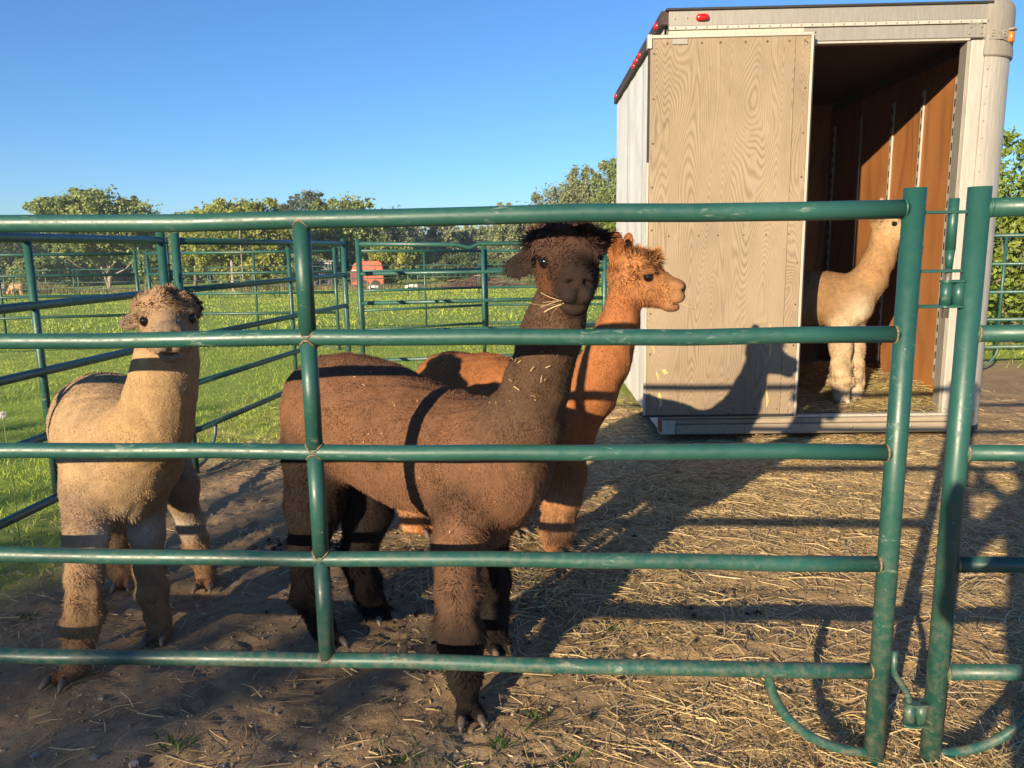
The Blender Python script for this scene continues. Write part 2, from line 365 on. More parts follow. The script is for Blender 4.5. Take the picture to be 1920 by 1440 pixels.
def build_ground():
    # graded grid: fine in the yard, coarse towards the horizon
    xs = np.concatenate([-np.geomspace(700, 9, 36), np.linspace(-8, -3.2, 30), np.linspace(-3.1, 4.6, 470), np.linspace(4.8, 10, 24), np.geomspace(11.5, 700, 34)])
    ys = np.concatenate([-np.geomspace(60, 1, 14), np.linspace(-0.5, 1.3, 10), np.linspace(1.4, 7.0, 350), np.linspace(7.1, 14, 50), np.geomspace(14.4, 900, 70)])
    X, Y = np.meshgrid(xs, ys); x = X.ravel(); y = Y.ravel()
    z = terrain(x, y)
    near = (x > -3.3) & (x < 4.8) & (y > 1.2) & (y < 7.2)
    rough = np.zeros(len(x))
    xi, yi = x[near], y[near]
    rough[near] = 0.014 * fnoise(xi, yi, 2.2, 3, 3.1) + 0.009 * fnoise(xi, yi, 9, 4, 9.7) + 0.006 * fnoise(xi, yi, 34, 3, 5.0)
    # trodden clods in the damp middle of the yard
    dmp = np.exp(-(((x - 0.15) / 0.75) ** 2 + ((y - 3.1) / 0.75) ** 2)) + 0.5 * np.exp(-(((x + 1.0) / 0.5) ** 2 + ((y - 3.35) / 0.25) ** 2))
    dmp = np.clip(dmp, 0, 1)
    rough[near] += 0.018 * dmp[near] * np.abs(fnoise(xi, yi, 17, 3, 1.3))
    # hoof prints: paired toes pressed into the softer earth, with a small rim
    hr = np.random.default_rng(3); hx = hr.uniform(-1.9, 2.6, 420); hy = 1.5 * (5.2 / 1.5) ** hr.random(420); ha = hr.uniform(0, 6.28, 420); add = np.zeros(len(xi))
    for a_, b_, an in zip(hx, hy, ha):
        for sgn in (-1, 1):
            cx_ = a_ - math.sin(an) * 0.021 * sgn; cy_ = b_ + math.cos(an) * 0.021 * sgn
            m_ = np.where((np.abs(xi - cx_) < 0.1) & (np.abs(yi - cy_) < 0.1))[0]
            if len(m_) == 0: continue
            dx_ = xi[m_] - cx_; dy_ = yi[m_] - cy_; q_ = np.sqrt(((dx_ * math.cos(an) + dy_ * math.sin(an)) / 0.042) ** 2 + ((-dx_ * math.sin(an) + dy_ * math.cos(an)) / 0.019) ** 2)
            add[m_] += -0.008 * np.exp(-q_ ** 3) + 0.003 * np.exp(-((q_ - 1.5) / 0.45) ** 2)
    rough[near] += add + 0.004 * fnoise(xi, yi, 5.5, 3, 2.2)
    fade = np.clip(np.minimum.reduce([(x + 3.3) / 0.6, (4.8 - x) / 0.6, (y - 1.2) / 0.15, (7.2 - y) / 0.6]), 0, 1)
    far = ~near & (y > 6)
    rough[far] = 0.03 * np.sin(x[far] * 1.1) * np.sin(y[far] * 0.9)
    z = z + np.where(near, rough * fade, rough)
    g, s = masks(x, y); g = np.where(y > 9.5, 1.0, g); g = np.where((np.abs(x) > 9), 1.0, g); s = np.where(y > 9.5, 0, s)
    col = np.stack([g, s, dmp], 1)
    nx, ny = len(xs), len(ys); i = np.arange(nx * ny).reshape(ny, nx)
    Q = np.stack([i[:-1, :-1].ravel(), i[:-1, 1:].ravel(), i[1:, 1:].ravel(), i[1:, :-1].ravel()], 1)
    me = np_mesh('ground', np.stack([x, y, z], 1), Q, col=col)
    o = link('ground', me, M_GROUND, smooth=True); tag(o, kind='structure', label='bare dirt yard running out into a mown green field')
    # sampler for things that lie on it
    Z = z.reshape(ny, nx)
    def samp(px, py):
        px = np.asarray(px, float); py = np.asarray(py, float)
        a = np.clip(np.searchsorted(xs, px) - 1, 0, nx - 2); c = np.clip(np.searchsorted(ys, py) - 1, 0, ny - 2)
        u = (px - xs[a]) / (xs[a + 1] - xs[a]); v = (py - ys[c]) / (ys[c + 1] - ys[c])
        return (Z[c, a] * (1 - u) + Z[c, a + 1] * u) * (1 - v) + (Z[c + 1, a] * (1 - u) + Z[c + 1, a + 1] * u) * v
    return samp
GZ = build_ground()

def ribbons(root, dirv, length, width, bend, side, segs=2, taper=True):
    """thin curved strips: root (N,3), unit direction, length, width, bend vector (N,3), side axis (N,3) -> verts, quads, tris, verts per strip"""
    N = len(root); per = 2 * segs + 1 if taper else 2 * (segs + 1); V = np.zeros((N, per, 3))
    for s in range(segs + (0 if taper else 1)):
        t = s / segs; p = root + dirv * (length * t)[:, None] + bend * (length * t * t)[:, None]
        w = (width * (1 - 0.45 * t if taper else 1.0))[:, None] * 0.5 * side
        V[:, 2 * s] = p - w; V[:, 2 * s + 1] = p + w
    if taper: V[:, -1] = root + dirv * length[:, None] + bend * length[:, None]
    b = (np.arange(N) * per)[:, None]; Q = []
    for s in range(segs - 1 if taper else segs):
        Q.append(b + np.array([[2 * s, 2 * s + 1, 2 * s + 3, 2 * s + 2]]))
    Q = np.concatenate(Q) if Q else None
    T = (b + np.array([[2 * segs - 2, 2 * segs - 1, 2 * segs]])) if taper else None
    return V.reshape(-1, 3), Q, T, per
def unit(a): return a / (np.linalg.norm(a, axis=-1, keepdims=True) + 1e-12)

def build_grass():
    def field(n, x0, x1, y0, y1, h, w, inpen=True):
        x = RNG.uniform(x0, x1, n); u = RNG.random(n); y = y0 * (y1 / y0) ** u
        g, s = masks(x, y); g = np.where(y > 9.5, 1, g)
        tuft = 0.5 + 0.3 * np.sin(x * 5.1 + 2 * np.sin(y * 3.3)) * np.sin(y * 4.3 + 1.5 * np.sin(x * 2.9)) + 0.3 * np.sin(x * 1.3 + 1.7 * np.sin(y * 0.8)) * np.sin(y * 1.1 + 2)
        tuft = np.clip(tuft, 0.02, 1.1)
        keep = RNG.random(n) < g ** 1.5 * (0.35 + 0.65 * tuft)
        fr = (y > 2.0) & ((np.abs(x) < y * 0.78 + 0.6)) & ~((x > 1.0) & (x < 4.0) & (y > 5.2) & (y < 8.2))
        k = keep & fr; x, y, tuft = x[k], y[k], tuft[k]; m = len(x)
        z = GZ(x, y) - 0.005
        d = unit(np.stack([RNG.normal(0, 0.42, m), RNG.normal(0, 0.42, m), np.ones(m)], 1))
        L = h * RNG.uniform(0.45, 1.25, m) * (0.6 + 0.6 * tuft); Wd = w * RNG.uniform(0.7, 1.3, m)
        if y0 > 5: Wd = Wd * (y / y0) ** 0.6
        an = RNG.uniform(0, 6.28, m); side = np.stack([np.cos(an), np.sin(an), np.zeros(m)], 1)
        bend = np.stack([RNG.normal(0, 0.4, m), RNG.normal(0, 0.4, m), -np.abs(RNG.normal(0.15, 0.15, m))], 1)
        V, Q, T, per = ribbons(np.stack([x, y, z], 1), d, L, Wd, bend, side, 2)
        hue = 0.5 + 0.5 * np.sin(x * 0.9 + 1.3 * np.sin(y * 0.7)) * np.sin(y * 0.8); hue = np.clip(hue * 0.7 + RNG.random(m) * 0.45, 0, 1)[:, None]
        c = np.array([0.24, 0.37, 0.05]) * (1 - hue) + np.array([0.52, 0.58, 0.11]) * hue
        dry = (RNG.random(m) < 0.08 + 0.22 * (tuft < 0.35))[:, None]; c = np.where(dry, np.array([0.30, 0.25, 0.11]), c) * RNG.uniform(0.75, 1.2, (m, 1))
        return V, Q, T, np.repeat(c, per, 0)
    parts = [field(170000, -9, 2.2, 2.2, 13, 0.055, 0.0048), field(80000, -26, 8, 12, 50, 0.085, 0.016),
             field(9000, 4.0, 9, 7, 13, 0.10, 0.007), field(26000, -55, 40, 40, 82, 0.16, 0.05)]
    # a few weeds in the bare ground
    V, Q, T, C, o = [], [], [], [], 0
    for v, q, t, c in parts:
        V.append(v); Q.append(q + o); T.append(t + o); C.append(c); o += len(v)
    me = np_mesh('grass', np.concatenate(V), np.concatenate(Q), np.concatenate(T), np.concatenate(C))
    tag(link('grass', me, M_GRASS), 'short sunlit green grass of the field around the pen', 'grass', kind='stuff')
    # weeds sprouting in the bare ground
    spots = [(-0.05, 1.92), (0.15, 1.86), (-0.32, 1.88), (0.05, 2.05), (-0.95, 1.93), (0.35, 2.6), (0.1, 2.7), (-1.95, 2.6), (-1.85, 2.75), (0.22, 1.75), (-0.2, 1.78), (1.15, 4.95), (1.3, 5.05), (1.55, 5.0), (0.95, 5.0)]
    R, D = [], []
    for (x, y) in spots:
        for k in range(26):
            a = random.uniform(0, 6.28); r = abs(random.gauss(0, 0.035)); R.append((x + r * math.cos(a), y + r * math.sin(a))); D.append((math.cos(a) * 0.8, math.sin(a) * 0.8, 0.7))
    R = np.array(R); D = unit(np.array(D)); m = len(R)
    root = np.stack([R[:, 0], R[:, 1], GZ(R[:, 0], R[:, 1])], 1); side = unit(np.cross(D, np.array([0, 0, 1.0])))
    V, Q, T, per = ribbons(root, D, RNG.uniform(0.015, 0.05, m), RNG.uniform(0.004, 0.008, m), np.tile([0, 0, -0.3], (m, 1)), side, 2)
    c = np.array([0.06, 0.12, 0.02]) * RNG.uniform(0.7, 1.5, (m, 1))
    tag(link('weeds', np_mesh('weeds', V, Q, T, np.repeat(c, per, 0)), M_GRASS), 'small green weeds sprouting from the trodden dirt', 'weeds', kind='stuff')
build_grass()

def strands(root, ang, L, w, lift, curl, col, name, label, cat, segs=3, parent=None):
    m = len(root); d = np.stack([np.cos(ang), np.sin(ang), lift], 1); d = unit(d)
    sd = np.stack([-np.sin(ang), np.cos(ang), np.zeros(m)], 1); tilt = RNG.normal(0, 0.5, m)
    side = unit(sd + np.array([0, 0, 1.0]) * tilt[:, None]); bend = sd * curl[:, None] - np.array([0, 0, 1.0]) * np.maximum(lift, 0)[:, None] * 0.95
    V, Q, T, per = ribbons(root - d * (L / 2)[:, None] * 0.0, d, L, w, bend, side, segs, taper=False)
    me = np_mesh(name, V, Q, T, np.repeat(col, per, 0)); o = link(name, me, M_STRAW, parent)
    if label: tag(o, label, cat, kind='stuff')
    else: o['kind'] = 'stuff'
    return o
def straw_col(m):
    t = RNG.random((m, 1)); c = np.array([0.70, 0.54, 0.28]) * t + np.array([0.50, 0.36, 0.16]) * (1 - t)
    old = (RNG.random(m) < 0.25)[:, None]; c = np.where(old, np.array([0.20, 0.15, 0.095]), c)
    pale = (RNG.random(m) < 0.12)[:, None]; c = np.where(pale, np.array([0.64, 0.53, 0.32]), c)
    return c * RNG.uniform(0.8, 1.15, (m, 1))
def build_straw():
    n = 300000; x = RNG.uniform(-2.6, 5.2, n); y = 1.4 * (7.5 / 1.4) ** RNG.random(n)
    g, s = masks(x, y); clump = 0.6 + 0.4 * np.sin(7 * x + 3 * np.sin(5 * y)) * np.sin(6.3 * y + 2 * np.sin(4 * x))
    k = (RNG.random(n) < s * clump * 0.85) & (np.abs(x) < y * 0.72 + 0.25) & ~((x > 1.1) & (x < 3.4) & (y > 5.45))
    x, y = x[k], y[k]; m = len(x)
    lift = np.abs(RNG.normal(0.0, 0.22, m)); z = GZ(x, y) + RNG.random(m) * 0.012 * (0.3 + masks(x, y)[1]) + 0.002
    L = np.clip(RNG.lognormal(-2.75, 0.55, m), 0.015, 0.26); w = RNG.uniform(0.0013, 0.0030, m) * (1 + 0.22 * (y - 1.5))
    strands(np.stack([x, y, z], 1), RNG.uniform(0, 6.28, m), L, w, lift, RNG.normal(0, 0.35, m), straw_col(m), 'straw', 'loose golden straw and hay strewn over the dirt', 'straw', segs=2)
    # short broken chaff
    n = 90000; x = RNG.uniform(-2.4, 4.0, n); y = 1.4 * (6.0 / 1.4) ** RNG.random(n); g, s = masks(x, y); k = (RNG.random(n) < s * 0.8) & (np.abs(x) < y * 0.72 + 0.25) & ~((x > 1.05) & (x < 3.5) & (y > 5.4)); x, y = x[k], y[k]; m = len(x)
    strands(np.stack([x, y, GZ(x, y) + 0.003], 1), RNG.uniform(0, 6.28, m), RNG.uniform(0.006, 0.022, m), RNG.uniform(0.0015, 0.004, m), np.abs(RNG.normal(0, .3, m)), RNG.normal(0, .1, m), straw_col(m), 'chaff', 'fine broken chaff trodden into the dirt', 'chaff', segs=1)
build_straw()

def stone_mesh(seed):
    rs = random.Random(seed); vs = []; fs = []
    n1, n2 = 7, 5
    for j in range(1, n2):
        for i in range(n1):
            a = 6.283 * i / n1; b = math.pi * j / n2; r = rs.uniform(0.75, 1.15)
            vs.append((r * math.cos(a) * math.sin(b), r * 0.8 * math.sin(a) * math.sin(b), r * 0.55 * math.cos(b)))
    t = len(vs); vs += [(0, 0, 0.5), (0, 0, -0.5)]
    for j in range(n2 - 2):
        for i in range(n1): fs.append((j * n1 + i, (j + 1) * n1 + i, (j + 1) * n1 + (i + 1) % n1, j * n1 + (i + 1) % n1))
    for i in range(n1):
        fs.append((t, i, (i + 1) % n1)); fs.append((t + 1, (n2 - 2) * n1 + (i + 1) % n1, (n2 - 2) * n1 + i))
    return MB().add(vs, fs)
_sm = [None] * 4
def build_stones():
    big = [(190, 1308, .011), (508, 1332, .010), (252, 1430, .018), (178, 1424, .013), (136, 1406, .009), (67, 1414, .014), (420, 1437, .010), (112, 1402, .008), (668, 1403, .010), (1462, 1192, .009), (1105, 1128, .008), (362, 1136, .008)]
    for i, (px, py, r) in enumerate(big):
        d = _fw + (px - 960) / F_PX * _rt - (py - 720) / F_PX * _up; p = CAMP + d * (-CAM_H / d[2])
        if _sm[i % 4] is None: _sm[i % 4] = stone_mesh(i).build('stone', M_STONE); o = _sm[i % 4]
        else: o = _sm[i % 4].copy(); COL.objects.link(o)
        o.location = (p[0], p[1], float(GZ(p[0], p[1])) + r * 0.25); o.scale = (r, r, r); o.rotation_euler = (0, 0, i * 1.3)
        tag(o, 'small pale grey stone lying loose on the trodden dirt', 'stone', 'pale stones on the dirt')
    # fine gravel and clods, too many to count
    n = 5200; x = RNG.uniform(-2.2, 2.6, n); y = 1.45 * (5.5 / 1.45) ** RNG.random(n); g, s = masks(x, y)
    k = (np.abs(x) < y * 0.72 + 0.2) & (g < 0.6); x, y = x[k], y[k]; m = len(x)
    dark = np.exp(-(((x - 0.15) / 0.8) ** 2 + ((y - 3.1) / 0.8) ** 2)) > RNG.random(m) * 0.9
    r = np.where(dark, RNG.lognormal(-5.25, 0.5, m), RNG.lognormal(-5.7, 0.5, m)); z = GZ(x, y) + r * 0.2
    base = np.array([(1, 0, 0), (-.8, .1, 0), (.1, .9, .1), (0, -1, .05), (.05, 0, .95), (0, .1, -.8)]); F = np.array([(0, 2, 4), (2, 1, 4), (1, 3, 4), (3, 0, 4), (2, 0, 5), (1, 2, 5), (3, 1, 5), (0, 3, 5)])
    V = base[None] * r[:, None, None] * RNG.uniform(0.7, 1.3, (m, 6, 3)) + np.stack([x, y, z], 1)[:, None]
    T = (np.arange(m) * 6)[:, None, None] + F[None]
    c = np.where(dark[:, None], np.array([0.05, 0.036, 0.026]), np.array([0.26, 0.19, 0.13])) * RNG.uniform(0.6, 1.5, (m, 1))
    tag(link('gravel', np_mesh('gravel', V.reshape(-1, 3), None, T.reshape(-1, 3), np.repeat(c, 6, 0)), attr_mat('clod', 0.95, 0, 90, 0.3, 0.15)), 'small clods, droppings and gravel scattered over the yard', 'gravel', kind='stuff')
    # heap of dark droppings left of the brown alpaca
    V, T, C, o = [], [], [], 0
    cx, cy = -0.98, 3.42
    mb = MB()
    for i in range(70):
        a = random.uniform(0, 6.28); rr = abs(random.gauss(0, 0.10)); x = cx + rr * math.cos(a) * 1.5; y = cy + rr * math.sin(a) * 0.6
        r = random.uniform(0.007, 0.014); z = float(GZ(x, y)) + r * random.uniform(0.4, 1.6)
        st = stone_mesh(100 + i); mb.add([(x + v[0] * r, y + v[1] * r, z + v[2] * r * 1.4) for v in st.v], st.f)
    tag(mb.build('manure_heap', plain('manure', (0.022, 0.017, 0.014), 0.7, 0, 0.4, 60)), 'small heap of dark droppings on the dirt between the tan and brown alpacas', 'manure', kind='stuff')
build_stones()

# ------------------------------------------------------------------ corral panels
RAIL_Z = (1.441, 1.146, 0.851, 0.559, 0.264); POST_TOP = 1.489; R_RAIL, R_POST, R_STAY = 0.0205, 0.0255, 0.0215
def bend_pts(p0, p1, m=2, sag=0.0):
    return [p0 + (p1 - p0) * (i / (m - 1)) + np.array([0, 0, -sag * 4 * (i / (m - 1)) * (1 - i / (m - 1))]) for i in range(m)]
def panel(label, A, B, stays=(0.5,), detail=0, group='green corral panels', zs=None, feet=True, dent=None, far=False, rail_end=(True, True), cat='panel'):
    """one welded tube panel from A to B (plan points): two posts, five rails, upright stay, J-shaped feet"""
    A = np.array([A[0], A[1], float(terrain(*A)) if zs is None else zs[0]]); B = np.array([B[0], B[1], float(terrain(*B)) if zs is None else zs[1]])
    t = empty('corral_panel', tuple(A)); tag(t, label, cat, group)
    D = B - A; Ld = np.linalg.norm(D[:2]); u = np.array([D[0] / Ld, D[1] / Ld, 0]); zl = lambda f: D[2] * f
    seg = 8 if far else (20 if detail else 12)
    up = np.array([0, 0, 1.0])
    for f in (0, 1):
        base = D * f
        MB().tube([base + up * (0.0 if not detail else -0.015), base + up * POST_TOP], R_POST, seg, caps=not detail or True).build('post', M_GREEN, t, True)
    for i, z in enumerate(RAIL_Z):
        r = R_RAIL * (1.08 if i == 0 else 1.0)
        p0 = u * (R_POST * 0.6) + up * (z); p1 = D - u * (R_POST * 0.6) + up * (z)
        pts = bend_pts(p0, p1, 13 if detail else 2, 0.0)
        if detail: pts = [p + up * (0.0028 * math.sin(k * 0.9 + i * 2.1) + 0.0016 * math.sin(k * 2.3 + i)) * (0 if k in (0, 12) else 1) for k, p in enumerate(pts)]
        if dent is not None and i == 0:
            pts = [p0, p0 + (p1 - p0) * (dent - 0.06) - up * 0.015, p0 + (p1 - p0) * dent - up * 0.05, p0 + (p1 - p0) * (dent + 0.04) - up * 0.012, p1]
        MB().tube(pts, r, seg).build('rail', M_GREEN, t, True)
        if detail:
            for f in (0.0, 1.0):
                c = D * f + u * (R_POST * (0.9 if f == 0 else -0.9)) + up * z
                MB().ring(c, u, r * 1.02, 0.0030, 20, 6).build('weld', M_WELD if i else M_GREEN, t, True)
    for f in stays:
        b = D * f
        if detail:
            for i in range(4):
                z1, z0 = RAIL_Z[i] - R_RAIL * 0.45, RAIL_Z[i + 1] + R_RAIL * 0.45
                MB().tube([b + up * z0, b + up * z1], R_STAY, seg).build('stay', M_GREEN, t, True)
                for zz, sg in ((z1 - R_RAIL * 0.55, -1), (z0 + R_RAIL * 0.55, 1)):
                    # saddle-shaped bead where the round stay meets the round rail
                    mb = MB(); pts = []
                    for k in range(25):
                        a = 6.283 * k / 24; off = math.cos(a) * u + math.sin(a) * np.array([-u[1], u[0], 0])
                        dpt = R_STAY * math.sin(a); h = math.sqrt(max(R_RAIL ** 2 - min(abs(dpt), R_RAIL * 0.98) ** 2, 0))
                        rail_z = RAIL_Z[i] if sg < 0 else RAIL_Z[i + 1]
                        pts.append(b + off * R_STAY * 1.02 + up * (rail_z + (-h if sg < 0 else h)))
                    mb.tube(pts, 0.0026, 6, caps=False).build('weld', M_WELD if i < 3 or sg > 0 else M_GREEN, t, True)
        else:
            MB().tube([b + up * RAIL_Z[4], b + up * RAIL_Z[0]], R_STAY * 0.8, seg).build('stay', M_GREEN, t, True)
    if feet:
        for f, sg in ((0, 1), (1, -1)):
            a0 = D * f; w, zb = 0.285, 0.028
            pts = []
            for k in range(15):
                a = (math.pi / 2) * k / 14
                pts.append(a0 + u * sg * (w * math.cos(a) ** 0.9) + up * (zb + (RAIL_Z[4] - zb) * (1 - math.sin(a) ** 1.1)) + np.array([0, 0, 0]))
            MB().tube(pts, 0.0128, 8 if far else 12).build('foot', M_GREEN, t, True)
    return t

FA, FB = (-2.06, 2.035), (0.948, 1.845)          # front panel: left end, right end
front = panel('green tube panel across the foreground in front of the dark brown alpaca', FA, FB, (0.514,), detail=1)
GA = (1.095, 1.838)
gate = panel('green tube panel cut off by the right-hand frame edge, beside the trailer corner', GA, (4.10, 1.70), (0.5,), detail=1)

def latch_hardware():
    # upper drop-pin latch, fixed to the front panel's right-hand post
    o = np.array([FA[0], FA[1], 0.0])
    P = lambda x, y, z: np.array([x, y, z]) - o
    y0 = 1.835; xp, xg = 0.948, 1.095; px = 1.036
    for z in (1.432, 1.296, 1.213):
        MB().box(xp + 0.02 - o[0], px + 0.028 - o[0], y0 - 0.012 - o[1], y0 + 0.012 - o[1], z - 0.0035, z + 0.0035, 0.001).build('latch_plate', M_GREEN, front)
    pin = MB().tube([P(px, y0, 1.345), P(px, y0, 1.4635)], 0.0112, 14).build('latch_pin', M_GREEN, front, True)
    MB().tube([P(px, y0, 1.30), P(px, y0, 1.346)], [0.0075, 0.0110], 14).build('pin_tip', M_GREEN, pin, True)
    MB().tube([P(px, y0, 1.185), P(px, y0, 1.305)], 0.0075, 12).build('pin_rod', M_STEEL, pin, True)
    # its socket on the gate post: two short barrels between two plates
    g = np.array([GA[0], GA[1], 0.0]); G = lambda x, y, z: np.array([x, y, z]) - g
    bx = 1.058
    for z in (1.272, 1.212):
        mb = MB(); pts = []
        for k in range(20):
            a = 6.283 * k / 20; cx = 1.034 if math.cos(a) < 0 else 1.064; pts.append((cx + 0.0165 * math.cos(a) - g[0], y0 + 0.0165 * math.sin(a) - g[1]))
        vs = [(p[0], p[1], z - 0.0025) for p in pts] + [(p[0], p[1], z + 0.0025) for p in pts]
        mb.add(vs, [tuple(range(19, -1, -1)), tuple(range(20, 40))] + [(k, (k + 1) % 20, 20 + (k + 1) % 20, 20 + k) for k in range(20)]).build('socket_plate', M_GREEN, gate)
    for x in (1.034, 1.064):
        MB().tube([G(x, y0, 1.2145), G(x, y0, 1.2695)], 0.0132, 14).build('socket_barrel', M_GREEN, gate, True)
    # lower bent pin and its barrel
    pts = [P(xp + 0.030, y0, 0.325), P(xp + 0.031, y0, 0.278), P(xp + 0.034, y0, 0.262), P(xp + 0.066, y0 - 0.004, 0.213), P(xp + 0.074, y0 - 0.005, 0.196), P(xp + 0.075, y0 - 0.005, 0.150)]
    MB().tube(pts, 0.0085, 10).build('bent_pin', M_GREEN, front, True)
    ly = y0 - 0.006
    for k, x in enumerate((1.026, 1.056)):
        MB().tube([G(x, ly, 0.128), G(x, ly, 0.178)], 0.0145, 16).build('socket_barrel', M_GREEN, gate, True)
    for z in (0.1825, 0.1235):
        pts = []
        for k in range(20):
            a = 6.283 * k / 20; cx = 1.027 if math.cos(a) < 0 else 1.057; pts.append((cx + 0.0195 * math.cos(a) - g[0], ly + 0.0195 * math.sin(a) - g[1]))
        vs = [(p[0], p[1], z - 0.003) for p in pts] + [(p[0], p[1], z + 0.003) for p in pts]
        pl = MB().add(vs, [tuple(range(19, -1, -1)), tuple(range(20, 40))] + [(k, (k + 1) % 20, 20 + (k + 1) % 20, 20 + k) for k in range(20)]).build('socket_plate', M_GREEN, gate)
        if z > 0.15:
            for x, yy in ((1.045, ly + 0.009), (1.058, ly - 0.008)):
                MB().dome((x - g[0], yy - g[1], z + 0.0032), (0, 0, 1), 0.0085, 0.0003, 14).build('hole', M_DARKGAP, pl)
latch_hardware()

# a mid-distance pair of latch pins is enough for the other joints
def joint(par, x, y, ax, ay):
    o = np.array(par.location)
    P = lambda t, z: np.array([x + ax * t, y + ay * t, z]) - o
    MB().tube([P(0.07, 1.18), P(0.07, 1.46)], 0.0105, 8).build('latch_pin', M_GREEN, par, True)
    for z in (1.43, 1.30, 1.21): MB().tube([P(0.0, z), P(0.10, z)], 0.006, 6).build('latch_plate', M_GREEN, par)
    MB().tube([P(0.075, 1.215), P(0.075, 1.27)], 0.02, 8).build('socket_barrel', M_GREEN, par, True)
pa = panel('green tube panel on the left side of the pen, nearest the tan alpaca', (-2.24, 1.75), (-2.02, 4.53), (0.60,), feet=False); joint(pa, -2.02, 4.53, 0, 1)
pb = panel('green tube panel of the left side, second from the front, behind the tan alpaca', (-2.01, 4.70), (-1.60, 7.50), (0.56,)); joint(pb, -1.60, 7.50, 0.3, 1)
pc = panel('green tube panel closing the back of the pen, its top rail kinked', (-1.52, 7.80), (1.00, 8.25), (0.492,), dent=0.435)
pe = panel('green tube panel of the next pen at the far left frame edge', (-8.4, 10.55), (-5.46, 11.35), (0.42,)); joint(pe, -5.46, 11.35, 1, 0)
pf = panel('green tube panel of the next pen above the tan alpaca', (-5.27, 11.32), (-2.53, 11.22), (0.57,)); joint(pf, -2.53, 11.22, 1, 0.3)
pg = panel('green tube panel of the next pen seen behind the kinked rail', (-2.22, 11.55), (-0.46, 12.75), (0.5,))
ph = panel('green tube panel of the next pen seen behind the brown alpaca head', (-0.40, 12.85), (2.30, 12.3), (0.5,))
pr = panel('green tube panel beside the trailer against the leafy shrubs', (4.95, 8.2), (7.9, 8.25), (0.09, 0.6))
_far = None
for i in range(11):
    x0 = -26.5 + i * 3.12; y0 = 36 + (0.5 if i % 2 else 0) + (2.5 if i > 6 else 0)
    if _far is None:
        _far = panel('distant green tube panel in the row far across the field', (0, 36), (3.02, 36), (0.5,), far=True, group='far row of panels', feet=False); o = _far
    else:
        o = _far.copy(); COL.objects.link(o)
        for ch in _far.children:
            c = ch.copy(); COL.objects.link(c); c.parent = o
    o.location = (x0, y0, float(terrain(x0 + 1.5, y0))); o.rotation_euler = (0, 0, 0.03 * math.sin(i * 2.2))
    o['label'] = 'distant green tube panel in the row far across the field'

